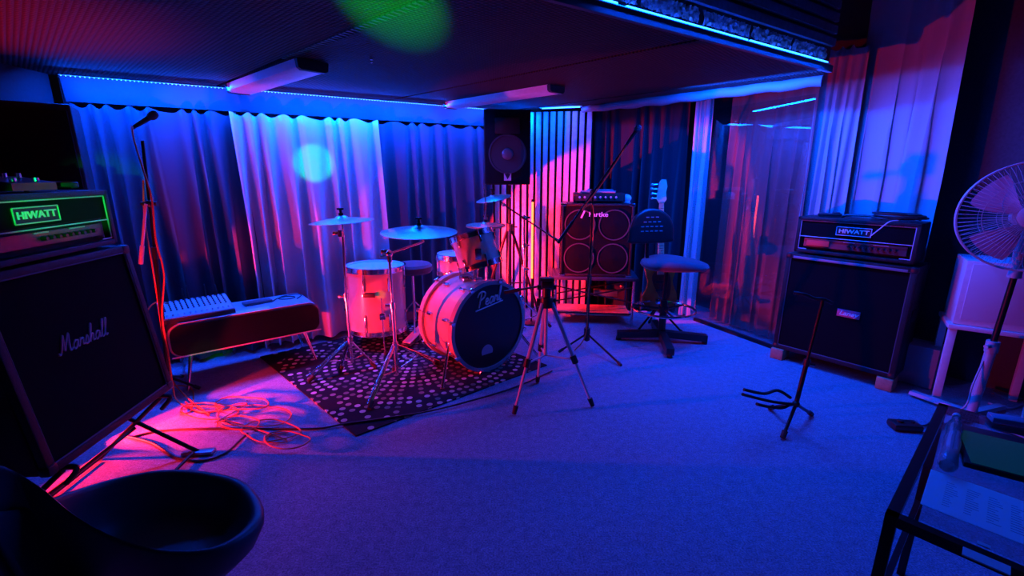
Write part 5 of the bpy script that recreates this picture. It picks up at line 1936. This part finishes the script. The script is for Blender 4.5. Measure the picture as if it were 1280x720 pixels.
obj('lower_rail', b, BMETAL, tb_)
tt_ = tz + .0075
# paper with printed columns
pa, pb2, pc2 = G(1150, 630, tt_), G(1168, 587, tt_), G(1285, 683, tt_)
pu = (pc2 - pa).normalized(); pv = V((-pu.y, pu.x, 0))
PWd, PHt = .30, (pb2 - pa).length * .97
pp = thing('paper_sheet', 'white printed paper sheet lying on the black framed glass table', 'paper', pa)
b = MB(); b.prism([pa, pa + pu * PWd, pa + pu * PWd + pv * PHt, pa + pv * PHt], (0, 0, .0012))
obj('sheet', b, M('white_copy_paper', (.88, .88, .88), .6), pp)
b = MB()
rd = random.Random(4)
for col_ in range(7):
    for row in range(12):
        ln = rd.uniform(.4, 1.0) * .026
        p = pa + pu * (.035 + col_ * .038) + pv * (PHt * (.18 + row * .055)) + V((0, 0, .0014))
        b.box(p + pu * ln / 2, (ln, .0022, .0002), pu, pv)
tag(obj('printed_lines', b, M('grey_print', (.28, .28, .34), .7), pp), kind='stuff')
# tablet / framed screen
ta_, tb2, tc2 = G(1203, 584, tt_), G(1212, 543, tt_), G(1285, 606, tt_)
tu = (tc2 - ta_).normalized(); tv = V((-tu.y, tu.x, 0))
tbl = thing('tablet', 'black framed tablet with a dim greenish screen on the glass table', 'tablet', ta_)
b = MB(); TWd, THt = .20, (tb2 - ta_).length * 1.1
b.box(ta_ + tu * TWd / 2 + tv * THt / 2 + V((0, 0, .009)), (TWd, THt, .016), tu, tv, bevel=.004)
obj('case', b, PLASTIC, tbl)
b = MB(); b.box(ta_ + tu * TWd / 2 + tv * THt * .42 + V((0, 0, .0178)), (TWd - .03, THt - .055, .001), tu, tv)
obj('screen', b, M('dim_screen', (.02, .05, .05), .15, emit=((.0, .10, .14), .16)), tbl)
# clear bottle lying on the table
q0, q1 = G(1184, 583, tt_ + .022), G(1196, 520, tt_ + .022)
bq = thing('clear_bottle', 'crumpled clear plastic bottle lying along the edge of the glass table', 'bottle', V((q0.x, q0.y, tt_)))
bd_ = (q1 - q0).normalized(); bl_ = (q1 - q0).length
b = MB(); b.lathe(q0, bd_, [(.0, 0), (.017, .002), (.021, .012), (.019, bl_ * .25), (.021, bl_ * .4), (.018, bl_ * .55), (.021, bl_ * .68), (.017, bl_ * .8), (.009, bl_ * .9), (.009, bl_ * .96)], 20)
CLR = M('clear_plastic', (.8, .85, .9), .08, coat=.3)
CLR.node_tree.nodes['Principled BSDF'].inputs['Transmission Weight'].default_value = .75
obj('body', b, CLR, bq)
b = MB(); b.cyl(q0 + bd_ * bl_ * .95, q0 + bd_ * bl_, .011, n=14)
obj('cap', b, WHITE, bq)
q = G(1232, 702, tt_)
b = MB(); b.box(q + V((0, 0, .002)), (.07, .03, .003), pu, pv)
b.box(q + pu * -.005 + pv * .055 + V((0, 0, .002)), (.02, .012, .003), pu, pv)
tag(obj('paper_note', b, WHITE, loc=q), 'small white paper note at the near edge of the glass table', 'paper')
q = G(1262, 530, tt_)
b = MB(); b.box(q + V((0, 0, .012)), (.10, .045, .02), V((1, -.5, 0)), V((.5, 1, 0)), bevel=.005)
tag(obj('sunglasses_case', b, M('pinkish_case', (.45, .35, .5), .4), loc=q), 'small pale case at the far end of the glass table', 'case')

# ================================================================== TUB CHAIR AT LOWER LEFT
rimp = spline([G(*q) for q in ((322, 645, .42), (303, 606, .42), (255, 592, .43), (200, 590, .44), (140, 601, .46), (85, 618, .50), (25, 640, .57), (-35, 640, .66),
                               (-55, 606, .72), (-5, 586, .71), (45, 609, .63), (95, 648, .55), (150, 676, .49), (215, 690, .45), (280, 682, .43))], 4, True)
cx = sum(p.x for p in rimp) / len(rimp); cy = sum(p.y for p in rimp) / len(rimp)
TCx = thing('tub_chair', 'dark smooth tub chair with open rounded seat at the lower left', 'chair', V((cx, cy, 0)))
cen = V((cx, cy, 0))


def rlay(zb, layers):
    out = []
    for s_, zf in layers:
        out.append([V((cx + (p.x - cx) * s_, cy + (p.y - cy) * s_, zb + (p.z - zb) * zf)) for p in rimp])
    return out


outer = rlay(.26, ((1.0, 1.03), (1.035, 1.01), (1.05, .95), (1.04, .8), (.97, .45), (.85, .15), (.6, .0), (.02, -.02)))
inner = rlay(.285, ((.965, 1.01), (.94, .95), (.91, .75), (.84, .38), (.72, .10), (.5, .01), (.02, 0)))
b = MB(); b.loop(outer[::-1] + inner)
LEATH = M('dark_blue_grey_vinyl', (.05, .05, .062), .42, bump=.1, scale=200)
obj('shell', b, LEATH, TCx, smooth=75)
b = MB(); b.cyl((cx, cy, .03), (cx, cy, .25), .03, n=14)
obj('column', b, CHROME, TCx)
b = MB(); b.lathe((cx, cy, 0), (0, 0, 1), [(.20, 0), (.20, .008), (.1, .02), (.03, .035), (0, .036)], 32)
obj('base_plate', b, CHROME, TCx)

# ================================================================== CABLES ON THE CARPET
b = MB()
rd = random.Random(12)
loops = [(262, 517, 36, 11), (305, 508, 34, 9), (318, 522, 46, 15), (300, 532, 28, 9), (338, 541, 36, 13), (358, 553, 28, 11)]
path = [G(232, 503), G(240, 514)]
for cx_, cy_, rx_, ry_ in loops:
    a0 = rd.uniform(0, 6.28)
    for k in range(10):
        a_ = a0 + k * .78
        path.append(G(cx_ + rx_ * math.cos(a_) + rd.uniform(-3, 3), cy_ + ry_ * math.sin(a_) + rd.uniform(-1.5, 1.5)))
for i, p in enumerate(path): p.z = .008 + .0008 * (i % 20)
b.tube(spline(path, 5), .0042, 6)
tag(obj('orange_cable', b, ORANGE, loc=G(300, 525)), 'long orange cable in loose tangled loops on the carpet', 'cable')
b = MB(); b.tube(spline([G(px, py) + V((0, 0, .007 if px < 415 else .016)) for px, py in ((165, 548), (200, 540), (260, 537), (330, 537), (395, 537), (430, 533), (480, 526), (530, 518), (580, 506), (640, 488), (690, 466))], 6), .006, 6)
tag(obj('black_cable', b, BCABLE, loc=G(330, 537)), 'dark cable running from the left stack across the rug edge to the drums', 'cable')
b = MB(); b.tube(spline([G(px, py) + V((0, 0, .008)) for px, py in ((150, 545), (190, 555), (222, 574), (255, 577), (282, 568), (300, 552), (310, 543))], 6), .006, 6)
tag(obj('black_lead', b, BCABLE, loc=G(255, 577)), 'black lead curving over the carpet in front of the low stand', 'cable')
